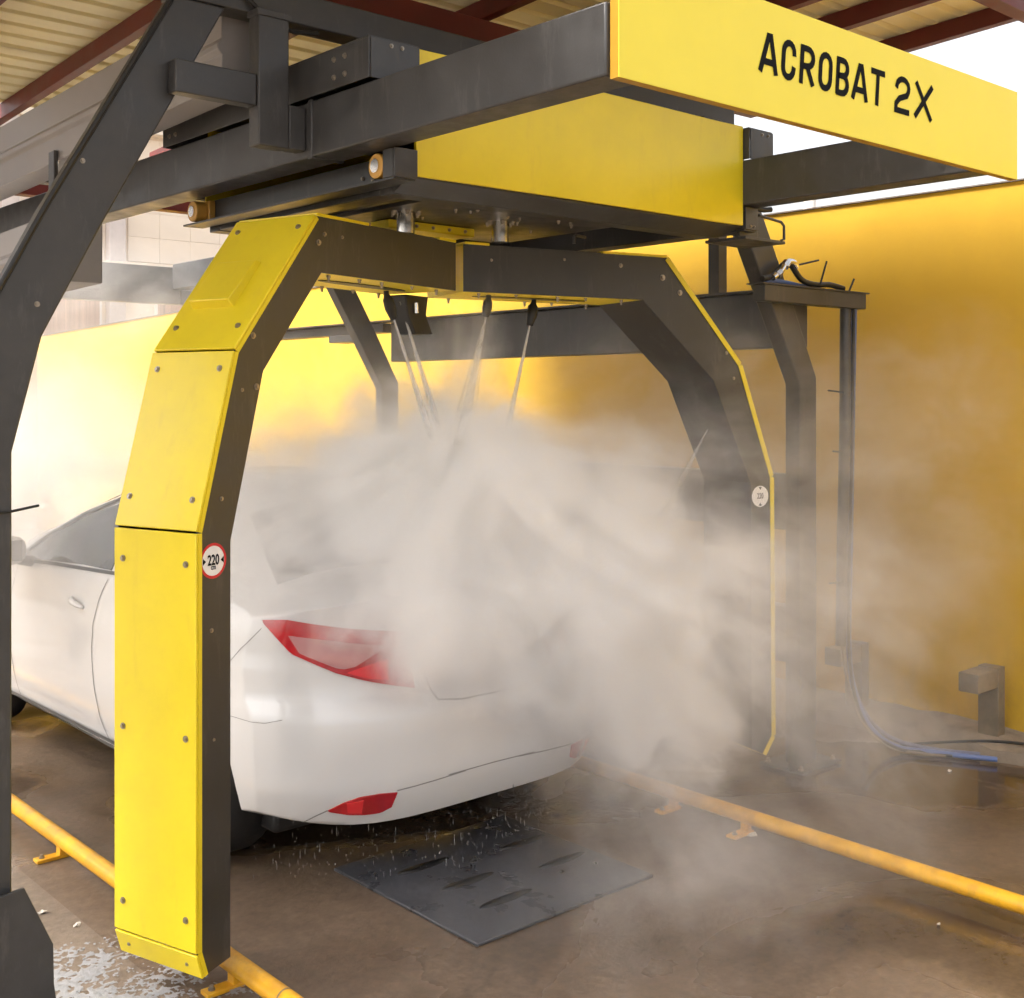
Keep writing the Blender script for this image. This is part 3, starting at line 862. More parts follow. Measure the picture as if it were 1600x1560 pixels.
# ------------------------------------------------------------------ pipe posts, conduit and hoses by the wall
for x, y, h, lab in ((5.88, 2.93, .43, 'stub post with short arm nearest the blue hose end, clear of the conduit'), (5.93, 3.74, .42, 'stub post with short arm partly behind the hanging hoses')):
    t = thing('pipe_post', (x, y, 0), lab, 'stub post', 'low stub posts along the foot of the wall')
    MB().box((x - .035, y - .055, 0), (x + .035, y + .055, h)).build('post', M['rust'], t, .004)
    MB().box((x - .24, y - .052, h - .10), (x - .037, y + .052, h - .004)).build('arm', M['rust'], t, .004)
cd = thing('conduit_pipe', (5.25, 3.38, 0), 'grey conduit hanging straight down from the cable tray beside the wall', 'conduit')
MB().tube([(5.255, 3.38, 2.241), (5.25, 3.38, 1.6), (5.235, 3.385, 1.1), (5.23, 3.39, .55)], [.028, .028, .027, .027], 14).build('pipe', M['steel'], cd, smooth=True)
for z, l_ in ((1.82, .18), (1.52, .14), (.87, .17)):
    MB().tube([(5.255, 3.378, z), (5.255 - l_, 3.36, z + .01)], .0045, 6).build('cable_tie', M['black'], cd)
def curve_pts(ps, n=8):
    out = []; ps = [Vector(q) for q in ps]
    for i in range(len(ps) - 1):
        p0, p1, p2, p3 = ps[max(i - 1, 0)], ps[i], ps[i + 1], ps[min(i + 2, len(ps) - 1)]
        for k in range(n):
            t = k / n
            out.append(.5 * ((2 * p1) + (-p0 + p2) * t + (2 * p0 - 5 * p1 + 4 * p2 - p3) * t * t + (-p0 + 3 * p1 - 3 * p2 + p3) * t ** 3))
    out.append(ps[-1]); return out
hoses = [
 ('blue hose hanging beside the conduit and trailing along the foot of the wall', 'blue', .013, [(5.30, 3.36, 2.241), (5.295, 3.37, 1.6), (5.275, 3.37, .9), (5.28, 3.37, .45), (5.36, 3.34, .18), (5.46, 3.24, .04), (5.56, 3.05, .022), (5.68, 2.8, .02)]),
 ('purple grey hose hanging on the outer side of the blue hose', 'hoseg', .011, [(5.325, 3.37, 2.241), (5.32, 3.38, 1.6), (5.30, 3.38, .9), (5.30, 3.39, .5), (5.40, 3.38, .22), (5.52, 3.30, .06), (5.60, 3.12, .02), (5.70, 2.9, .02)]),
 ('thin tan hose sagging below the conduit end', 'rust', .006, [(5.24, 3.39, .56), (5.25, 3.37, .40), (5.30, 3.32, .18), (5.40, 3.24, .05), (5.48, 3.15, .02), (5.55, 3.0, .018)]),
 ('thick blue hose lying on the floor at the right edge', 'blue', .026, [(5.90, 2.87, .026), (5.95, 2.72, .026), (5.98, 2.4, .026), (5.97, 1.9, .026)]),
 ('thin black hose tied close along the conduit, curling onto the floor', 'black', .008, [(5.285, 3.35, 2.241), (5.28, 3.36, 1.5), (5.262, 3.365, .8), (5.275, 3.36, .40), (5.34, 3.31, .14), (5.44, 3.20, .035), (5.53, 3.10, .02), (5.58, 2.98, .016)]),
 ('thin dark hose lying along the rough ledge under the wall', 'black', .007, [(5.55, 3.25, .02), (5.70, 3.05, .05), (5.80, 2.85, .075), (5.86, 2.6, .085), (5.90, 2.2, .09)]),
]
for lab, m_, r_, ps in hoses:
    tag(MB().tube(curve_pts(ps), r_, 10).build('hose', M[m_], smooth=True), lab, 'hose', 'hoses by the wall')
# fittings and hose lying on the tray
tag(MB().tube(curve_pts([(4.54, 3.36, 2.345), (4.62, 3.36, 2.365), (4.70, 3.36, 2.42), (4.76, 3.36, 2.425), (4.85, 3.36, 2.36), (4.98, 3.37, 2.345), (5.10, 3.37, 2.352), (5.22, 3.37, 2.34)]), .014, 10).build('hose', M['black'], smooth=True),
    'black hydraulic hose lying along the cable tray', 'hose', 'hoses by the wall')
ft = thing('hose_fitting', (4.70, 3.345, 2.40), 'bright metal elbow fitting on the hose over the cable tray', 'fitting')
MB().tube(curve_pts([(4.60, 3.345, 2.352), (4.66, 3.345, 2.385), (4.71, 3.345, 2.43), (4.76, 3.345, 2.435), (4.79, 3.345, 2.415)]), .015, 12).build('elbow', M['chrome'], ft, smooth=True)
for q0, q1 in (((4.63, 3.345, 2.366), (4.655, 3.345, 2.383)), ((4.69, 3.345, 2.41), (4.715, 3.345, 2.432))):
    MB().tube([q0, q1], .021, 6).build('nut', M['chrome'], ft)
tag(MB().tube(curve_pts([(4.58, 3.37, 2.335), (4.72, 3.385, 2.345), (4.9, 3.39, 2.335), (5.0, 3.395, 2.33)]), .010, 8).build('hose', M['blue'], smooth=True), 'short blue hose on the cable tray under the elbow fitting', 'hose', 'hoses by the wall')
for ps, lab in (([(4.80, 3.35, 2.425), (4.96, 3.34, 2.46)], 'thin cable tie tail pointing right beside the elbow fitting'), ([(4.99, 3.35, 2.345), (5.03, 3.34, 2.46)], 'thin cable tie tail standing up mid tray'), ([(5.24, 3.35, 2.326), (5.27, 3.34, 2.39)], 'short cable tie tail at the tray end')):
    tag(MB().tube(ps, .005, 6).build('cable_tie', M['black']), lab, 'cable tie', 'cable tie tails on the tray')

# ------------------------------------------------------------------ white car
CV, RU, CL, CW = 3.025, 3.50, 4.45, .905
def pchip(tab):
    xs = [a for a, _ in tab]; ysv = [b_ for _, b_ in tab]; n = len(xs)
    h = [xs[i + 1] - xs[i] for i in range(n - 1)]; dl = [(ysv[i + 1] - ysv[i]) / h[i] for i in range(n - 1)]
    m = [dl[0]] + [0 if dl[i - 1] * dl[i] <= 0 else 2 * dl[i - 1] * dl[i] / (dl[i - 1] + dl[i]) for i in range(1, n - 1)] + [dl[-1]]
    def f(x):
        x = min(max(x, xs[0]), xs[-1])
        i = max(k for k in range(n - 1) if xs[k] <= x)
        t = (x - xs[i]) / h[i]
        return ysv[i] * (2 * t ** 3 - 3 * t * t + 1) + h[i] * m[i] * (t ** 3 - 2 * t * t + t) + ysv[i + 1] * (-2 * t ** 3 + 3 * t * t) + h[i] * m[i + 1] * (t ** 3 - t * t)
    return f
z_top = pchip([(0, 1.075), (.12, 1.10), (.36, 1.125), (.70, 1.27), (1.0, 1.385), (1.35, 1.45), (1.75, 1.455), (2.1, 1.40), (2.5, 1.24), (2.95, 1.02), (3.6, .94), (4.15, .82), (4.45, .70)])
z_low = pchip([(0, .245), (.3, .215), (.8, .24), (3.4, .23), (4.1, .20), (4.45, .24)])
z_belt = pchip([(0, .98), (.9, 1.03), (2.0, .99), (2.7, .95), (4.45, .62)])
rear_s = pchip([(.20, .075), (.30, .03), (.40, .005), (.58, .0), (.66, .012), (.70, .06), (.85, .085), (1.0, .075), (1.08, .06), (1.16, .075)])
front_s = pchip([(.18, .10), (.35, .02), (.5, .0), (.62, .04), (.75, .16), (1.2, .4)])
w_z = pchip([(.18, .90), (.28, .955), (.40, .985), (.58, 1.0), (.78, .992), (.90, .975), (1.0, .945), (1.08, .90), (1.22, .79), (1.36, .685), (1.47, .58)])
w_s = pchip([(0, .955), (.5, .99), (1.2, 1.0), (2.6, 1.0), (3.6, .98), (4.45, .86)])
def car_pt(a, b_, c_):
    """lattice (a along, b across, c up), each -1..1, to the body surface"""
    t = (a + 1) / 2
    s0 = CL * t
    zt, zl = z_top(s0), z_low(s0)
    z = zl + (c_ + 1) / 2 * (zt - zl)
    # crowned roof, bonnet and boot: outer edges roll down
    if c_ > 0:
        z -= (.085 + .03 * (1 if zt > 1.2 else 0)) * (abs(b_) ** 3.2) * max(0, c_) ** 2
    if c_ < -.8: z += .05 * abs(b_) ** 6 * (-c_ - .8) / .2
    hw = CW * w_s(s0) * w_z(z)
    # a crease under the belt line
    hw += .006 * math.exp(-((z - .80) / .035) ** 2)
    v = b_ * hw
    kr = max(0, 1 - t / .30) ** 1.5; kf = max(0, 1 - (1 - t) / .30) ** 1.5
    rb_ = min(abs(b_), 1)
    s1 = s0 + kr * (rear_s(z) * (1 - 0) + .33 * rb_ ** 4.6) - kf * (front_s(z) + .42 * rb_ ** 3)
    return Vector((CV + v, RU + s1, z))
def lattice_body():
    NA, NB, NC = 110, 28, 30
    idx = {}; vs = []
    def easeA(i):
        t = i / NA; return -1 + 2 * t
    def gid(i, j, k):
        key = (i, j, k)
        if key not in idx:
            b_ = math.sin((-1 + 2 * j / NB) * math.pi / 2)
            c_ = math.sin((-1 + 2 * k / NC) * math.pi / 2) * .5 + (-1 + 2 * k / NC) * .5
            idx[key] = len(vs); vs.append(car_pt(easeA(i), b_, c_))
        return idx[key]
    fs = []
    for i in range(NA):
        for j in range(NB):
            fs.append((gid(i, j, NC), gid(i + 1, j, NC), gid(i + 1, j + 1, NC), gid(i, j + 1, NC)))
            fs.append((gid(i, j, 0), gid(i, j + 1, 0), gid(i + 1, j + 1, 0), gid(i + 1, j, 0)))
        for k in range(NC):
            fs.append((gid(i, 0, k), gid(i + 1, 0, k), gid(i + 1, 0, k + 1), gid(i, 0, k + 1)))
            fs.append((gid(i, NB, k), gid(i, NB, k + 1), gid(i + 1, NB, k + 1), gid(i + 1, NB, k)))
    for j in range(NB):
        for k in range(NC):
            fs.append((gid(0, j, k), gid(0, j, k + 1), gid(0, j + 1, k + 1), gid(0, j + 1, k)))
            fs.append((gid(NA, j, k), gid(NA, j + 1, k), gid(NA, j + 1, k + 1), gid(NA, j, k + 1)))
    return MB().add(vs, fs)
car = thing('white_sedan', (CV, RU + CL / 2, 0), 'white four door sedan half hidden by steam under the wash booms', 'car')
body = lattice_body().build('body', M['car'], car, smooth=True, angle=75)
WHEELS = [(RU + .84, -1), (RU + .84, 1), (RU + 3.42, -1), (RU + 3.42, 1)]
cut = MB()
for y, sd in WHEELS:
    x0 = CV + sd * .60; x1 = CV + sd * 1.2
    cut.tube([(x0, y, .33), (x1, y, .33)], .385, 40)
cutter = cut.build('cutter', M['gap'], car)
md = body.modifiers.new('arch', 'BOOLEAN'); md.operation = 'DIFFERENCE'; md.object = cutter; md.solver = 'EXACT'
bpy.context.view_layer.update()
dg = bpy.context.evaluated_depsgraph_get()
me2 = bpy.data.meshes.new_from_object(body.evaluated_get(dg))
body.modifiers.clear(); body.data = me2
bpy.data.objects.remove(cutter)
for q in me2.polygons: q.use_smooth = True
try: me2.set_sharp_from_angle(angle=R(50))
except Exception: pass
if len(me2.materials) == 0: me2.materials.append(M['car'])
corg = ORG[car.name]
bvh = BVHTree.FromPolygons([v.co + corg for v in me2.vertices], [tuple(q.vertices) for q in me2.polygons])
def hit(o, d_):
    r = bvh.ray_cast(Vector(o), Vector(d_).normalized())
    return (r[0], r[1]) if r[0] is not None else (None, None)
def side_hit(s_, z, sd=-1): return hit((CV + sd * 3, RU + s_, z), (-sd, 0, 0))
RD = Vector((.48, .877, 0))          # direction used to lay the rear corner lamps on the body
def corner_hit(lat, z, sd=-1):
    """lat is metres along the horizontal line square to RD, measured from the body's rear left corner"""
    dd = Vector((RD.x * (-sd), RD.y, 0)); side = Vector((dd.y, -dd.x, 0)) * (-sd)
    o = Vector((CV + sd * .62, RU + .1, z)) + side * lat * 1.0 - dd * 3
    return hit(o, dd)
def patch(topf, botf, n, m, off, cast, th=.006):
    """grid patch between two outlines laid on the body surface, with thickness"""
    P_, N_ = [], []
    for j in range(m + 1):
        for i in range(n + 1):
            t = i / n; a = Vector(topf(t)); b_ = Vector(botf(t))
            q = a + (b_ - a) * (j / m)
            h, nm = cast(q.x, q.y)
            P_.append(h); N_.append(nm)
    vs = []; fs = []
    ok = [k for k in range(len(P_)) if P_[k] is not None]
    vs = [(P_[k] + N_[k] * off) if P_[k] is not None else Vector((0, 0, -1)) for k in range(len(P_))]
    nv = len(vs)
    vs += [(P_[k] - N_[k] * th) if P_[k] is not None else Vector((0, 0, -1)) for k in range(len(P_))]
    w = n + 1
    for j in range(m):
        for i in range(n):
            q = (j * w + i, j * w + i + 1, (j + 1) * w + i + 1, (j + 1) * w + i)
            if all(P_[k] is not None for k in q): fs.append(q)
    rim = [(i, i + 1) for i in range(n)] + [(m * w + i + 1, m * w + i) for i in range(n)] + [((j + 1) * w, j * w) for j in range(m)] + [(j * w + n, (j + 1) * w + n) for j in range(m)]
    for a, b_ in rim:
        if P_[a] is not None and P_[b_] is not None: fs.append((a, b_, nv + b_, nv + a))
    b = MB(); b.add(vs, fs)
    used = sorted({i for f in b.f for i in f}); mp = {o: i for i, o in enumerate(used)}
    b.v = [b.v[i] for i in used]; b.f = [tuple(mp[i] for i in f) for f in b.f]
    return b
def poly_f(pts):
    pts = [Vector(q) for q in pts]
    L_ = [0]
    for i in range(len(pts) - 1): L_.append(L_[-1] + (pts[i + 1] - pts[i]).length)
    def f(t):
        d_ = t * L_[-1]
        for i in range(len(pts) - 1):
            if d_ <= L_[i + 1] or i == len(pts) - 2:
                return pts[i] + (pts[i + 1] - pts[i]) * ((d_ - L_[i]) / max(1e-9, L_[i + 1] - L_[i]))
    return f
def seam(pts, cast, w=.006, off=.0012, n=40):
    f = poly_f(pts); P_ = []
    for i in range(n + 1):
        q = f(i / n); h, nm = cast(q.x, q.y)
        if h is not None: P_.append((h, nm))
    b = MB(); vs = []; fs = []
    for i, (h, nm) in enumerate(P_):
        t = (P_[min(i + 1, len(P_) - 1)][0] - P_[max(i - 1, 0)][0]).normalized()
        sd_ = nm.cross(t).normalized() * w / 2
        vs += [h + nm * off + sd_, h + nm * off - sd_]
    for i in range(len(P_) - 1): fs.append((2 * i, 2 * i + 1, 2 * i + 3, 2 * i + 2))
    return b.add(vs, fs)
for sd in (-1, 1):
    cs = lambda s_, z, sd=sd: side_hit(s_, z, sd)
    cc = lambda l_, z, sd=sd: corner_hit(l_, z, sd)
    # door windows
    patch(poly_f([(1.66, 1.325), (1.9, 1.30), (2.15, 1.235), (2.4, 1.12), (2.60, 1.01)]), poly_f([(1.60, 1.035), (1.9, 1.03), (2.3, 1.01), (2.62, .99)]), 20, 8, .004, cs).build('front_window', M['glass'], car, smooth=True)
    patch(poly_f([(.84, 1.20), (1.05, 1.285), (1.3, 1.33), (1.56, 1.335)]), poly_f([(.80, 1.075), (1.2, 1.05), (1.52, 1.04)]), 16, 8, .004, cs).build('rear_window', M['glass'], car, smooth=True)
    seam([(.76, 1.06), (.80, 1.17), (1.02, 1.30), (1.3, 1.35), (1.66, 1.345), (1.9, 1.325), (2.2, 1.235), (2.45, 1.115), (2.68, .985)], cs, .022, .006, 60).build('window_trim', M['trim'], car)
    seam([(.76, 1.06), (1.6, 1.025), (2.3, .998), (2.70, .972)], cs, .016, .006, 40).build('window_trim', M['trim'], car)
    # door seams, handles, sill strip
    seam([(1.60, 1.00), (1.64, .90), (1.67, .70), (1.63, .50), (1.60, .40), (1.53, .29)], cs, .007).build('door_seam', M['gap'], car)
    seam([(2.66, .95), (2.70, .70), (2.66, .45), (2.62, .30)], cs, .007).build('door_seam', M['gap'], car)
    seam([(.72, 1.03), (.76, .85), (.92, .74), (1.20, .60), (1.32, .45), (1.33, .30)], cs, .007).build('door_seam', M['gap'], car)
    seam([(1.32, .315), (2.2, .305), (2.95, .30)], cs, .020, .008).build('sill_strip', M['trim'], car)
    seam([(1.32, .285), (2.2, .275), (2.95, .27)], cs, .026, .016).build('sill_skirt', M['car'], car)
    for s_ in (1.78, .98):
        b = MB(); pts = []
        for k in range(7):
            h, nm = cs(s_ + .024 * k, .855 + .004 * k)
            pts.append(h + nm * (.006 + .022 * math.sin(math.pi * k / 6)))
        b.tube(pts, [.008, .012, .013, .013, .013, .012, .008], 10).build('door_handle', M['car'], car, smooth=True)
    # mirror
    hm, nm = cs(2.48, 1.0)
    mr = MB()
    base = Vector((CV + sd * (CW + .11), RU + 2.47, 1.055))
    ring = []
    for k, (dy, sx, sz) in enumerate(((-.055, .085, .062), (-.045, .10, .072), (0, .098, .070), (.05, .07, .05), (.075, .02, .015))):
        for q in range(14):
            a = 2 * math.pi * q / 14
            ring.append(base + Vector((sx * math.copysign(abs(math.cos(a)) ** .7, math.cos(a)), dy, sz * math.copysign(abs(math.sin(a)) ** .7, math.sin(a)))))
    mr.add(ring, [(k * 14 + q, k * 14 + (q + 1) % 14, (k + 1) * 14 + (q + 1) % 14, (k + 1) * 14 + q) for k in range(4) for q in range(14)] + [tuple(range(13, -1, -1)), tuple(range(56, 70))])
    mo = mr.build('mirror', M['car'], car, smooth=True)
    MB().tube([base + Vector((-sd * .05, 0, -.05)), Vector((CV + sd * (CW - .06), RU + 2.50, .985))], [.02, .03], 10).build('stalk', M['trim'], mo, smooth=True)
    MB().box(base + Vector((-.075, -.059, -.05)), base + Vector((.075, -.0555, .05))).build('mirror_glass', M['glass'], mo)
    # tail lamp, reflector, bumper seams
    tl = patch(poly_f([(-.285, .985), (-.20, .990), (-.05, .968), (.09, .948), (.235, .928)]), poly_f([(-.28, .972), (-.185, .870), (-.03, .80), (.10, .758), (.265, .715)]), 34, 14, .007, cc).build('tail_lamp', M['redlamp'], car, smooth=True)
    patch(poly_f([(-.195, .935), (-.05, .918), (.06, .900), (.16, .884)]), poly_f([(-.155, .872), (-.03, .818), (.0, .812), (.04, .818)]), 22, 8, .010, cc).build('clear_lens', M['clearlamp'], tl, smooth=True)
    patch(poly_f([(.01, .800), (.09, .822), (.16, .835)]), poly_f([(.01, .797), (.09, .770), (.16, .758)]), 14, 6, .012, cc).build('bulb_lens', M['redglow'], tl, smooth=True)
    rf = patch(poly_f([(-.06, .318), (-.01, .345), (.05, .364), (.12, .368), (.19, .362)]), poly_f([(-.05, .312), (.01, .298), (.07, .291), (.13, .291), (.17, .307)]), 18, 6, .005, cc).build('reflector', M['redlamp'], car, smooth=True)
    patch(poly_f([(.005, .345), (.065, .352)]), poly_f([(.01, .308), (.06, .301)]), 6, 4, .008, cc).build('bulb_lens', M['redglow'], rf, smooth=True)
    seam([(.28, .93), (.30, .80), (.33, .70), (.355, .668), (.46, .655)], cc, .006).build('boot_seam', M['gap'], car)
    seam([(-.42, .80), (-.36, .88), (-.29, .955)], cc, .003).build('bumper_seam', M['gap'], car)
    seam([(-.42, .63), (-.28, .63), (-.22, .645)], cc, .0022).build('bumper_seam', M['gap'], car)
    seam([(.19, .368), (.36, .376), (.47, .382)], cc, .0045).build('bumper_crease', M['gap'], car)
    seam([(-.06, .318), (-.11, .29), (-.15, .262)], cc, .005).build('bumper_crease', M['gap'], car)
# rear glass and windscreen
ct = lambda v, s_: hit((CV + v, RU + s_, 3), (0, 0, -1))
patch(poly_f([(-.52, .96), (0, .90), (.52, .96)]), poly_f([(-.66, .50), (0, .40), (.66, .50)]), 24, 12, .004, ct).build('rear_screen', M['glass'], car, smooth=True)
patch(poly_f([(-.58, 2.15), (0, 2.12), (.58, 2.15)]), poly_f([(-.70, 2.80), (0, 2.92), (.70, 2.80)]), 24, 12, .004, ct).build('windscreen', M['glass'], car, smooth=True)
cr = lambda v, z: hit((CV + v, RU - 2, z), (0, 1, 0))
patch(poly_f([(-.22, .90), (.22, .90)]), poly_f([(-.22, .79), (.22, .79)]), 10, 4, .008, cr).build('number_plate', M['plate'], car, smooth=True)
seam([(-.15, .655), (0, .654), (.15, .655)], cr, .007).build('boot_seam', M['gap'], car)
seam([(-.22, .383), (0, .386), (.22, .383)], cr, .0045).build('bumper_crease', M['gap'], car)
hard((CV - .70, RU + .45, .15), (CV + .70, RU + 3.9, .24), 'underbody', M['black'], car, .02)  # car floor pan, added low and black to block wall light beneath
MB().tube([(CV + .45, RU + .22, .225), (CV + .45, RU + .9, .21)], .035, 12).build('exhaust', M['steel'], car, smooth=True)
# wheels
def wheel(y, sd):
    x = CV + sd * .745
    prof = [(-.09, .20), (-.105, .26), (-.10, .315), (-.07, .328), (.07, .328), (.10, .315), (.105, .26), (.09, .20)]
    seg = 36; vs = []; fs = []
    for k in range(seg):
        a = 2 * math.pi * k / seg
        vs += [(x + px_, y + r_ * math.cos(a), .327 + r_ * math.sin(a)) for px_, r_ in prof]
    n = len(prof)
    for k in range(seg):
        for q in range(n - 1):
            a, c_ = k * n, ((k + 1) % seg) * n
            fs.append((a + q, a + q + 1, c_ + q + 1, c_ + q))
    w = MB().add(vs, fs).build('wheel', M['tyre'], car, smooth=True)
    rm = MB()
    rm.tube([(x - .085, y, .327), (x + .085, y, .327)], .205, 32)
    for k in range(5):
        a = 2 * math.pi * k / 5
        dd = Vector((0, math.cos(a), math.sin(a))); pp = Vector((0, -math.sin(a), math.cos(a)))
        o_ = Vector((x + sd * .086, y, .327))
        rm.prism([o_ + dd * .03 - pp * .03, o_ + dd * .2 - pp * .022, o_ + dd * .2 + pp * .022, o_ + dd * .03 + pp * .03], (sd * .014, 0, 0))
    rm.tube([(x + sd * .08, y, .327), (x + sd * .104, y, .327)], .045, 16)
    rm.build('rim', M['rim'], w, smooth=True)
for y, sd in WHEELS: wheel(y, sd)

# ------------------------------------------------------------------ small things on the floor
def scrap(x, y, r_, seed, label, z=.0):
    rr = random.Random(seed); n = 9; vs = []
    for k in range(n):
        a = 2 * math.pi * k / n
        vs.append((x + r_ * rr.uniform(.5, 1.1) * math.cos(a), y + r_ * .6 * rr.uniform(.5, 1.1) * math.sin(a), z + rr.uniform(.002, .012)))
    b = MB(); b.add(vs + [(x, y, z + .010)], [(k, (k + 1) % n, n) for k in range(n)])
    b.add([v - Vector((0, 0, .003)) for v in b.v[:n]], [tuple(range(n - 1, -1, -1))])
    return tag(b.build('litter_scrap', M['paper']), label, 'litter', 'scraps of litter on the floor')
scrap(4.013, 3.02, .035, 1, 'pale torn scrap beside the right guide rail foot', -.004)
scrap(5.40, 2.90, .018, 2, 'tiny pale scrap on the floor before the stub post', -.004)
scrap(3.80, 2.08, .010, 3, 'tiny white scrap on open floor right of the wash plate', -.004)
scrap(1.55, 4.20, .022, 4, 'pale scrap on the light concrete by the gantry foot')
scrap(1.60, 4.02, .016, 5, 'small curled scrap on the light concrete beside the rail')

ico = [(0, 0, 1), (.894, 0, .447), (.276, .851, .447), (-.724, .526, .447), (-.724, -.526, .447), (.276, -.851, .447), (.724, .526, -.447), (-.276, .851, -.447), (-.894, 0, -.447), (-.276, -.851, -.447), (.724, -.526, -.447), (0, 0, -1)]
icf = [(0, 1, 2), (0, 2, 3), (0, 3, 4), (0, 4, 5), (0, 5, 1), (1, 6, 2), (2, 7, 3), (3, 8, 4), (4, 9, 5), (5, 10, 1), (6, 7, 2), (7, 8, 3), (8, 9, 4), (9, 10, 5), (10, 6, 1), (6, 11, 7), (7, 11, 8), (8, 11, 9), (9, 11, 10), (10, 11, 6)]
def blob(b, p, sx, sy, sz): b.add([(p[0] + q[0] * sx, p[1] + q[1] * sy, p[2] + q[2] * sz) for q in ico], icf)
rf_ = random.Random(11); b = MB()
from mathutils import noise as mnoise
GX, GY, CELL = 150, 190, .0062
vid = {}
def foam_h(x, y):
    dd = ((x - 1.42) / .40) ** 2 + ((y - 3.42) / .52) ** 2
    if dd > 1.2: return -1
    q = Vector((x, y, .3))
    v = mnoise.fractal(q * 8, 1.0, 2.0, 5) * .55 + .30 * (1 - abs(mnoise.noise(q * 42)) * 3.4) + .10 * mnoise.noise(q * 90) - .36 * dd
    return v
def fv(i, k):
    if (i, k) not in vid:
        x = 1.02 + i * CELL + rf_.uniform(-.0022, .0022); y = 2.95 + k * CELL + rf_.uniform(-.0022, .0022)
        h = foam_h(x, y)
        vid[(i, k)] = len(b.v); b.v.append(Vector((x, y, .0008 + .006 * max(0, h) + rf_.uniform(0, .0012))))
    return vid[(i, k)]
for i in range(GX):
    for k in range(GY):
        if foam_h(1.02 + (i + .5) * CELL, 2.95 + (k + .5) * CELL) > .05:
            b.f.append((fv(i, k), fv(i + 1, k), fv(i + 1, k + 1), fv(i, k + 1))); b.mi.append(0)
for k in range(260):
    x, y = rf_.uniform(1.1, 1.75), rf_.uniform(3.0, 3.95)
    if foam_h(x, y) > -.12:
        r_ = rf_.uniform(.0015, .005); blob(b, (x, y, .001), r_, r_, r_ * .7)
tag(b.build('soap_foam', M['foam'], smooth=True), 'white soap suds on the light concrete at the gantry foot', 'foam', kind='stuff')
b = MB()
for k in range(320):
    t = rf_.random()
    x = CV - .80 + 1.1 * t + rf_.uniform(-.06, .06); y = RU + .42 - .40 * min(1, t * 2.2) + rf_.uniform(-.08, .10)
    z = rf_.uniform(.02, .25)
    r_ = rf_.uniform(.0010, .0022)
    blob(b, (x, y, z), r_, r_, r_ * rf_.choice((1, 1.5, 2, 5, 9)))
wm = mat('water_drop', (.55, .55, .55), .1, spec=.8)
wm.node_tree.nodes['Principled BSDF'].inputs['Transmission Weight'].default_value = .8
tag(b.build('water_drops', wm, smooth=True), 'clear water drops falling from under the white rear bumper', 'water drops', kind='stuff')

# ------------------------------------------------------------------ water jets
jm = bpy.data.materials.new('spray_water'); jm.use_nodes = True
n_, l_ = jm.node_tree.nodes, jm.node_tree.links
n_.clear()
out = n_.new('ShaderNodeOutputMaterial'); tr = n_.new('ShaderNodeBsdfTransparent'); df = n_.new('ShaderNodeBsdfDiffuse'); tl_ = n_.new('ShaderNodeBsdfTranslucent')
df.inputs[0].default_value = (.82, .82, .82, 1); tl_.inputs[0].default_value = (.82, .82, .82, 1)
ad = n_.new('ShaderNodeMixShader'); ad.inputs[0].default_value = .5
l_.new(df.outputs[0], ad.inputs[1]); l_.new(tl_.outputs[0], ad.inputs[2])
tcj = n_.new('ShaderNodeTexCoord'); nj = n_.new('ShaderNodeTexNoise'); nj.inputs['Scale'].default_value = 22; nj.inputs['Detail'].default_value = 4
mpj = n_.new('ShaderNodeMapping'); mpj.inputs['Scale'].default_value = (4, 4, 1)
l_.new(tcj.outputs['Object'], mpj.inputs[0]); l_.new(mpj.outputs[0], nj.inputs['Vector'])
mrj = n_.new('ShaderNodeMapRange'); mrj.inputs['From Min'].default_value = .25; mrj.inputs['From Max'].default_value = .75; mrj.inputs['To Min'].default_value = .35; mrj.inputs['To Max'].default_value = .85
l_.new(nj.outputs['Fac'], mrj.inputs['Value'])
atj = n_.new('ShaderNodeAttribute'); atj.attribute_name = 'thickness'
mlj = n_.new('ShaderNodeMath'); mlj.operation = 'MULTIPLY'; l_.new(mrj.outputs[0], mlj.inputs[0]); l_.new(atj.outputs['Fac'], mlj.inputs[1])
mx_ = n_.new('ShaderNodeMixShader'); l_.new(mlj.outputs[0], mx_.inputs[0]); l_.new(tr.outputs[0], mx_.inputs[1]); l_.new(ad.outputs[0], mx_.inputs[2])
l_.new(mx_.outputs[0], out.inputs['Surface'])
jets = [(tips[0], Vector((2.93, 3.70, 1.50)), .021, 1.0, 'thin white water jet from the leftmost black nozzle'),
        (tips[1], Vector((3.00, 3.73, 1.50)), .020, 1.0, 'thin white water jet from beside the black motor block'),
        (tips[2], Vector((2.93, 3.63, 1.50)), .065, .65, 'wide fan of water from the nozzle under the boom joint'),
        (tips[3], Vector((3.10, 3.57, 1.48)), .019, 1.0, 'thin white water jet from the rightmost black nozzle')]
a0 = pR(1.30, 1.66, .17)
jets.append((a0, Vector((3.80, 3.32, 1.30)), .022, .40, 'thin water jet shooting sideways from the right spray boom'))
for p0, p1, r1, al, lab in jets:
    ax = p1 - p0
    b = MB(); NJ = 16; th_ = []
    for q, fr_ in enumerate((1.0, .45)):
        b.tube([p0 + ax * (i / NJ) for i in range(NJ + 1)], [.0035 + (r1 - .0035) * (i / NJ) * fr_ for i in range(NJ + 1)], 12, cap=False)
        th_ += [al * (.55 if q == 0 else 1) * (1 - .75 * i / NJ) * (0 if i == NJ else 1) for i in range(NJ + 1) for _ in range(12)]
    o = b.build('water_jet', jm, smooth=True)
    at = o.data.attributes.new('thickness', 'FLOAT', 'POINT')
    for i, v_ in enumerate(th_): at.data[i].value = v_
    tag(o, lab, 'water jet', 'high pressure water jets')

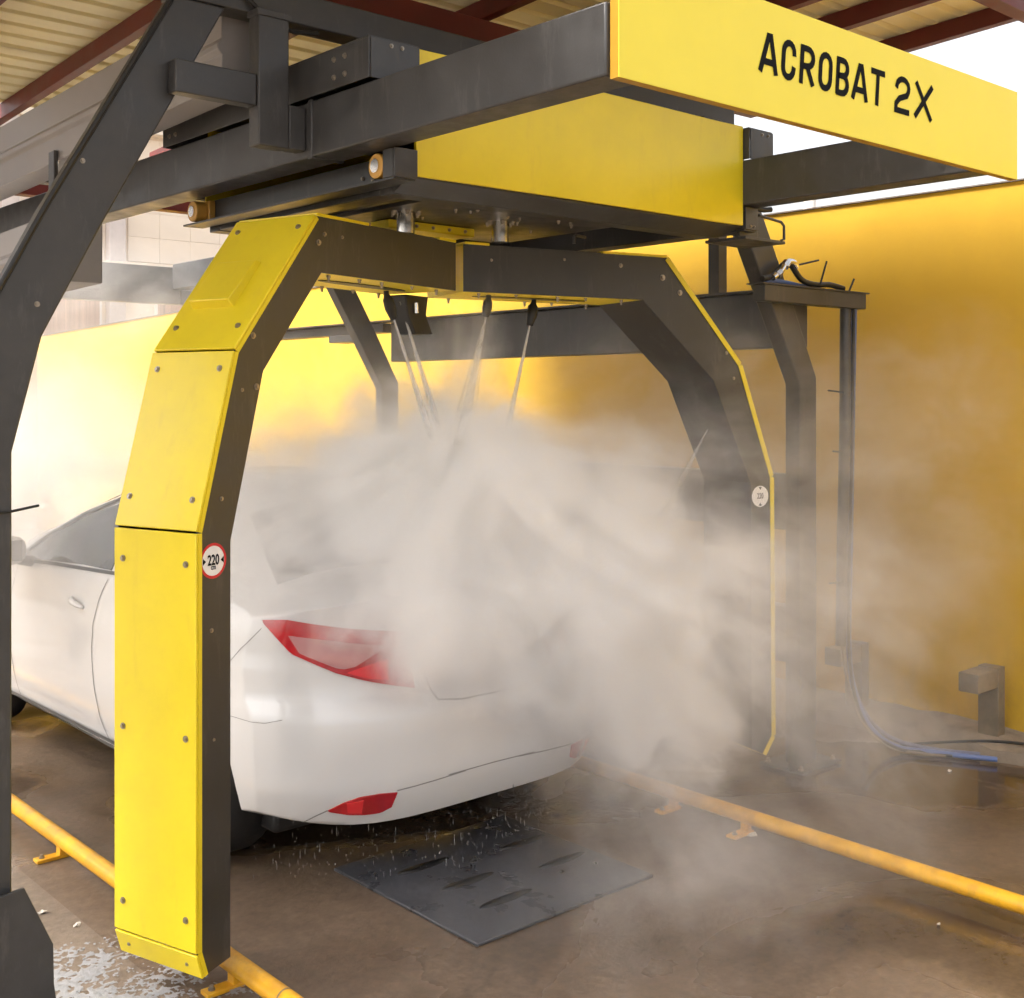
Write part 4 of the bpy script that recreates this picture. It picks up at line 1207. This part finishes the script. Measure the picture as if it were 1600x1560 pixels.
# ------------------------------------------------------------------ steam
def steam(name, hull, blobs, label, nscale, lo, hi, color=(.93, .90, .88), aniso=.0, warp=.75, burst=None):
    m = bpy.data.materials.new(name + '_volume'); m.use_nodes = True
    n, l = m.node_tree.nodes, m.node_tree.links
    n.clear()
    out = n.new('ShaderNodeOutputMaterial')
    pv_ = n.new('ShaderNodeVolumePrincipled')
    pv_.inputs['Color'].default_value = (*color, 1)
    pv_.inputs['Anisotropy'].default_value = aniso
    l.new(pv_.outputs[0], out.inputs['Volume'])
    geo = n.new('ShaderNodeNewGeometry')
    pos = geo.outputs['Position']
    wz = n.new('ShaderNodeTexNoise'); wz.inputs['Scale'].default_value = 1.9; wz.inputs['Detail'].default_value = 3
    l.new(pos, wz.inputs['Vector'])
    wc = n.new('ShaderNodeVectorMath'); wc.operation = 'SUBTRACT'; wc.inputs[1].default_value = (.5, .5, .5)
    l.new(wz.outputs['Color'], wc.inputs[0])
    wsx = n.new('ShaderNodeVectorMath'); wsx.operation = 'SCALE'; wsx.inputs['Scale'].default_value = warp
    l.new(wc.outputs[0], wsx.inputs[0])
    wad = n.new('ShaderNodeVectorMath'); wad.operation = 'ADD'
    l.new(pos, wad.inputs[0]); l.new(wsx.outputs[0], wad.inputs[1])
    rawpos, pos = pos, wad.outputs[0]
    total = None
    for (cx, cy_, cz, rx, ry, rz, w, p0) in blobs:
        sb = n.new('ShaderNodeVectorMath'); sb.operation = 'SUBTRACT'; sb.inputs[1].default_value = (cx, cy_, cz)
        dv = n.new('ShaderNodeVectorMath'); dv.operation = 'DIVIDE'; dv.inputs[1].default_value = (rx, ry, rz)
        ln = n.new('ShaderNodeVectorMath'); ln.operation = 'LENGTH'
        mr = n.new('ShaderNodeMapRange'); mr.interpolation_type = 'SMOOTHSTEP'
        mr.inputs['From Min'].default_value = p0; mr.inputs['From Max'].default_value = 1
        mr.inputs['To Min'].default_value = w; mr.inputs['To Max'].default_value = 0
        l.new(pos, sb.inputs[0]); l.new(sb.outputs[0], dv.inputs[0]); l.new(dv.outputs[0], ln.inputs[0]); l.new(ln.outputs['Value'], mr.inputs['Value'])
        if total is None: total = mr.outputs[0]
        else:
            ad = n.new('ShaderNodeMath'); ad.operation = 'ADD'
            l.new(total, ad.inputs[0]); l.new(mr.outputs[0], ad.inputs[1]); total = ad.outputs[0]
    nz = n.new('ShaderNodeTexNoise'); nz.inputs['Scale'].default_value = nscale; nz.inputs['Detail'].default_value = 7; nz.inputs['Roughness'].default_value = .6; nz.inputs['Distortion'].default_value = .9
    l.new(pos, nz.inputs['Vector'])
    mz = n.new('ShaderNodeMapRange'); mz.interpolation_type = 'SMOOTHSTEP'
    mz.inputs['From Min'].default_value = lo; mz.inputs['From Max'].default_value = hi; mz.inputs['To Min'].default_value = .22; mz.inputs['To Max'].default_value = 1.45
    l.new(nz.outputs['Fac'], mz.inputs['Value'])
    mu = n.new('ShaderNodeMath'); mu.operation = 'MULTIPLY'
    l.new(total, mu.inputs[0]); l.new(mz.outputs[0], mu.inputs[1])
    if burst:                       # plumes thrown outwards from where the jets strike the car
        sb = n.new('ShaderNodeVectorMath'); sb.operation = 'SUBTRACT'; sb.inputs[1].default_value = burst
        nm = n.new('ShaderNodeVectorMath'); nm.operation = 'NORMALIZE'
        ln = n.new('ShaderNodeVectorMath'); ln.operation = 'LENGTH'
        l.new(rawpos, sb.inputs[0]); l.new(sb.outputs[0], nm.inputs[0]); l.new(sb.outputs[0], ln.inputs[0])
        sc1 = n.new('ShaderNodeVectorMath'); sc1.operation = 'SCALE'; sc1.inputs['Scale'].default_value = 1.6
        l.new(nm.outputs[0], sc1.inputs[0])
        sc2 = n.new('ShaderNodeVectorMath'); sc2.operation = 'SCALE'; sc2.inputs['Scale'].default_value = .30
        l.new(rawpos, sc2.inputs[0])
        a2 = n.new('ShaderNodeVectorMath'); a2.operation = 'ADD'
        l.new(sc1.outputs[0], a2.inputs[0]); l.new(sc2.outputs[0], a2.inputs[1])
        n2 = n.new('ShaderNodeTexNoise'); n2.inputs['Scale'].default_value = 2.6; n2.inputs['Detail'].default_value = 6; n2.inputs['Roughness'].default_value = .65
        l.new(a2.outputs[0], n2.inputs['Vector'])
        m2 = n.new('ShaderNodeMapRange'); m2.interpolation_type = 'SMOOTHSTEP'
        m2.inputs['From Min'].default_value = .36; m2.inputs['From Max'].default_value = .62; m2.inputs['To Min'].default_value = .15; m2.inputs['To Max'].default_value = 1.7
        l.new(n2.outputs['Fac'], m2.inputs['Value'])
        m3 = n.new('ShaderNodeMath'); m3.operation = 'MULTIPLY'
        l.new(mu.outputs[0], m3.inputs[0]); l.new(m2.outputs[0], m3.inputs[1]); mu = m3
    l.new(mu.outputs[0], pv_.inputs['Density'])
    # hull: a rounded mesh just outside the cloud
    b = MB(); (hx, hy, hz), (sx, sy, sz) = hull
    NU, NV = 28, 16; vs = []; fs = []
    for j in range(NV + 1):
        ph = -math.pi / 2 + math.pi * j / NV
        for i in range(NU):
            th = 2 * math.pi * i / NU
            se = lambda c: math.copysign(abs(c) ** .55, c)
            z = hz + sz * se(math.sin(ph))
            vs.append((hx + sx * se(math.cos(ph)) * se(math.cos(th)), hy + sy * se(math.cos(ph)) * se(math.sin(th)), max(z, .002)))
    for j in range(NV):
        for i in range(NU):
            fs.append((j * NU + i, j * NU + (i + 1) % NU, (j + 1) * NU + (i + 1) % NU, (j + 1) * NU + i))
    o = b.add(vs, fs).build(name, m)
    return tag(o, label, 'steam', kind='stuff')
steam('steam_cloud', ((3.88, 3.72, 1.05), (2.10, 2.25, 1.35)), [
    (2.96, 3.73, 1.41, .64, .60, .60, 32.0, .05),
    (3.12, 3.58, 1.14, .92, .80, .80, 15.0, .10),
    (2.58, 4.00, 1.38, .68, .68, .48, 6.0, .10),
    (2.55, 3.66, 1.08, .50, .45, .40, 3.6, .10),
    (2.96, 3.69, 1.88, .28, .22, .36, 2.0, .10),
    (3.75, 3.45, .90, .90, .90, .90, 3.6, .10),
    (3.82, 3.32, .52, .50, .42, .45, 9.0, .10),
    (4.15, 3.10, .75, 1.1, 1.2, 1.0, .70, .10),
    (4.45, 3.6, 1.2, 1.1, 1.2, 1.3, .60, .20),
    (5.35, 3.1, 1.5, .65, 1.1, 1.0, .50, .10),
    (3.3, 2.5, .25, 1.3, .8, .60, .4, .10),
], 'dense pale steam billowing over the back of the white car', 2.8, .36, .64, color=(.997, .995, .993), burst=(3.0, 3.72, 1.62))
steam('drifting_mist', ((2.6, 7.3, 1.5), (2.1, 2.8, 1.45)), [
    (2.4, 6.2, 1.5, 1.5, 1.7, 1.0, .65, .10),
    (2.7, 8.3, 1.3, 1.7, 2.0, 1.3, .75, .10),
    (3.4, 5.2, 1.5, 1.1, 1.0, .9, .80, .10),
    (1.9, 5.7, 1.1, .8, 1.0, .6, 1.0, .10),
    (3.0, 7.6, 2.45, 1.7, .6, .45, .7, .10),
], 'thin pale mist drifting over the roof of the white car', 1.8, .36, .64, color=(.985, .98, .975), warp=.5)
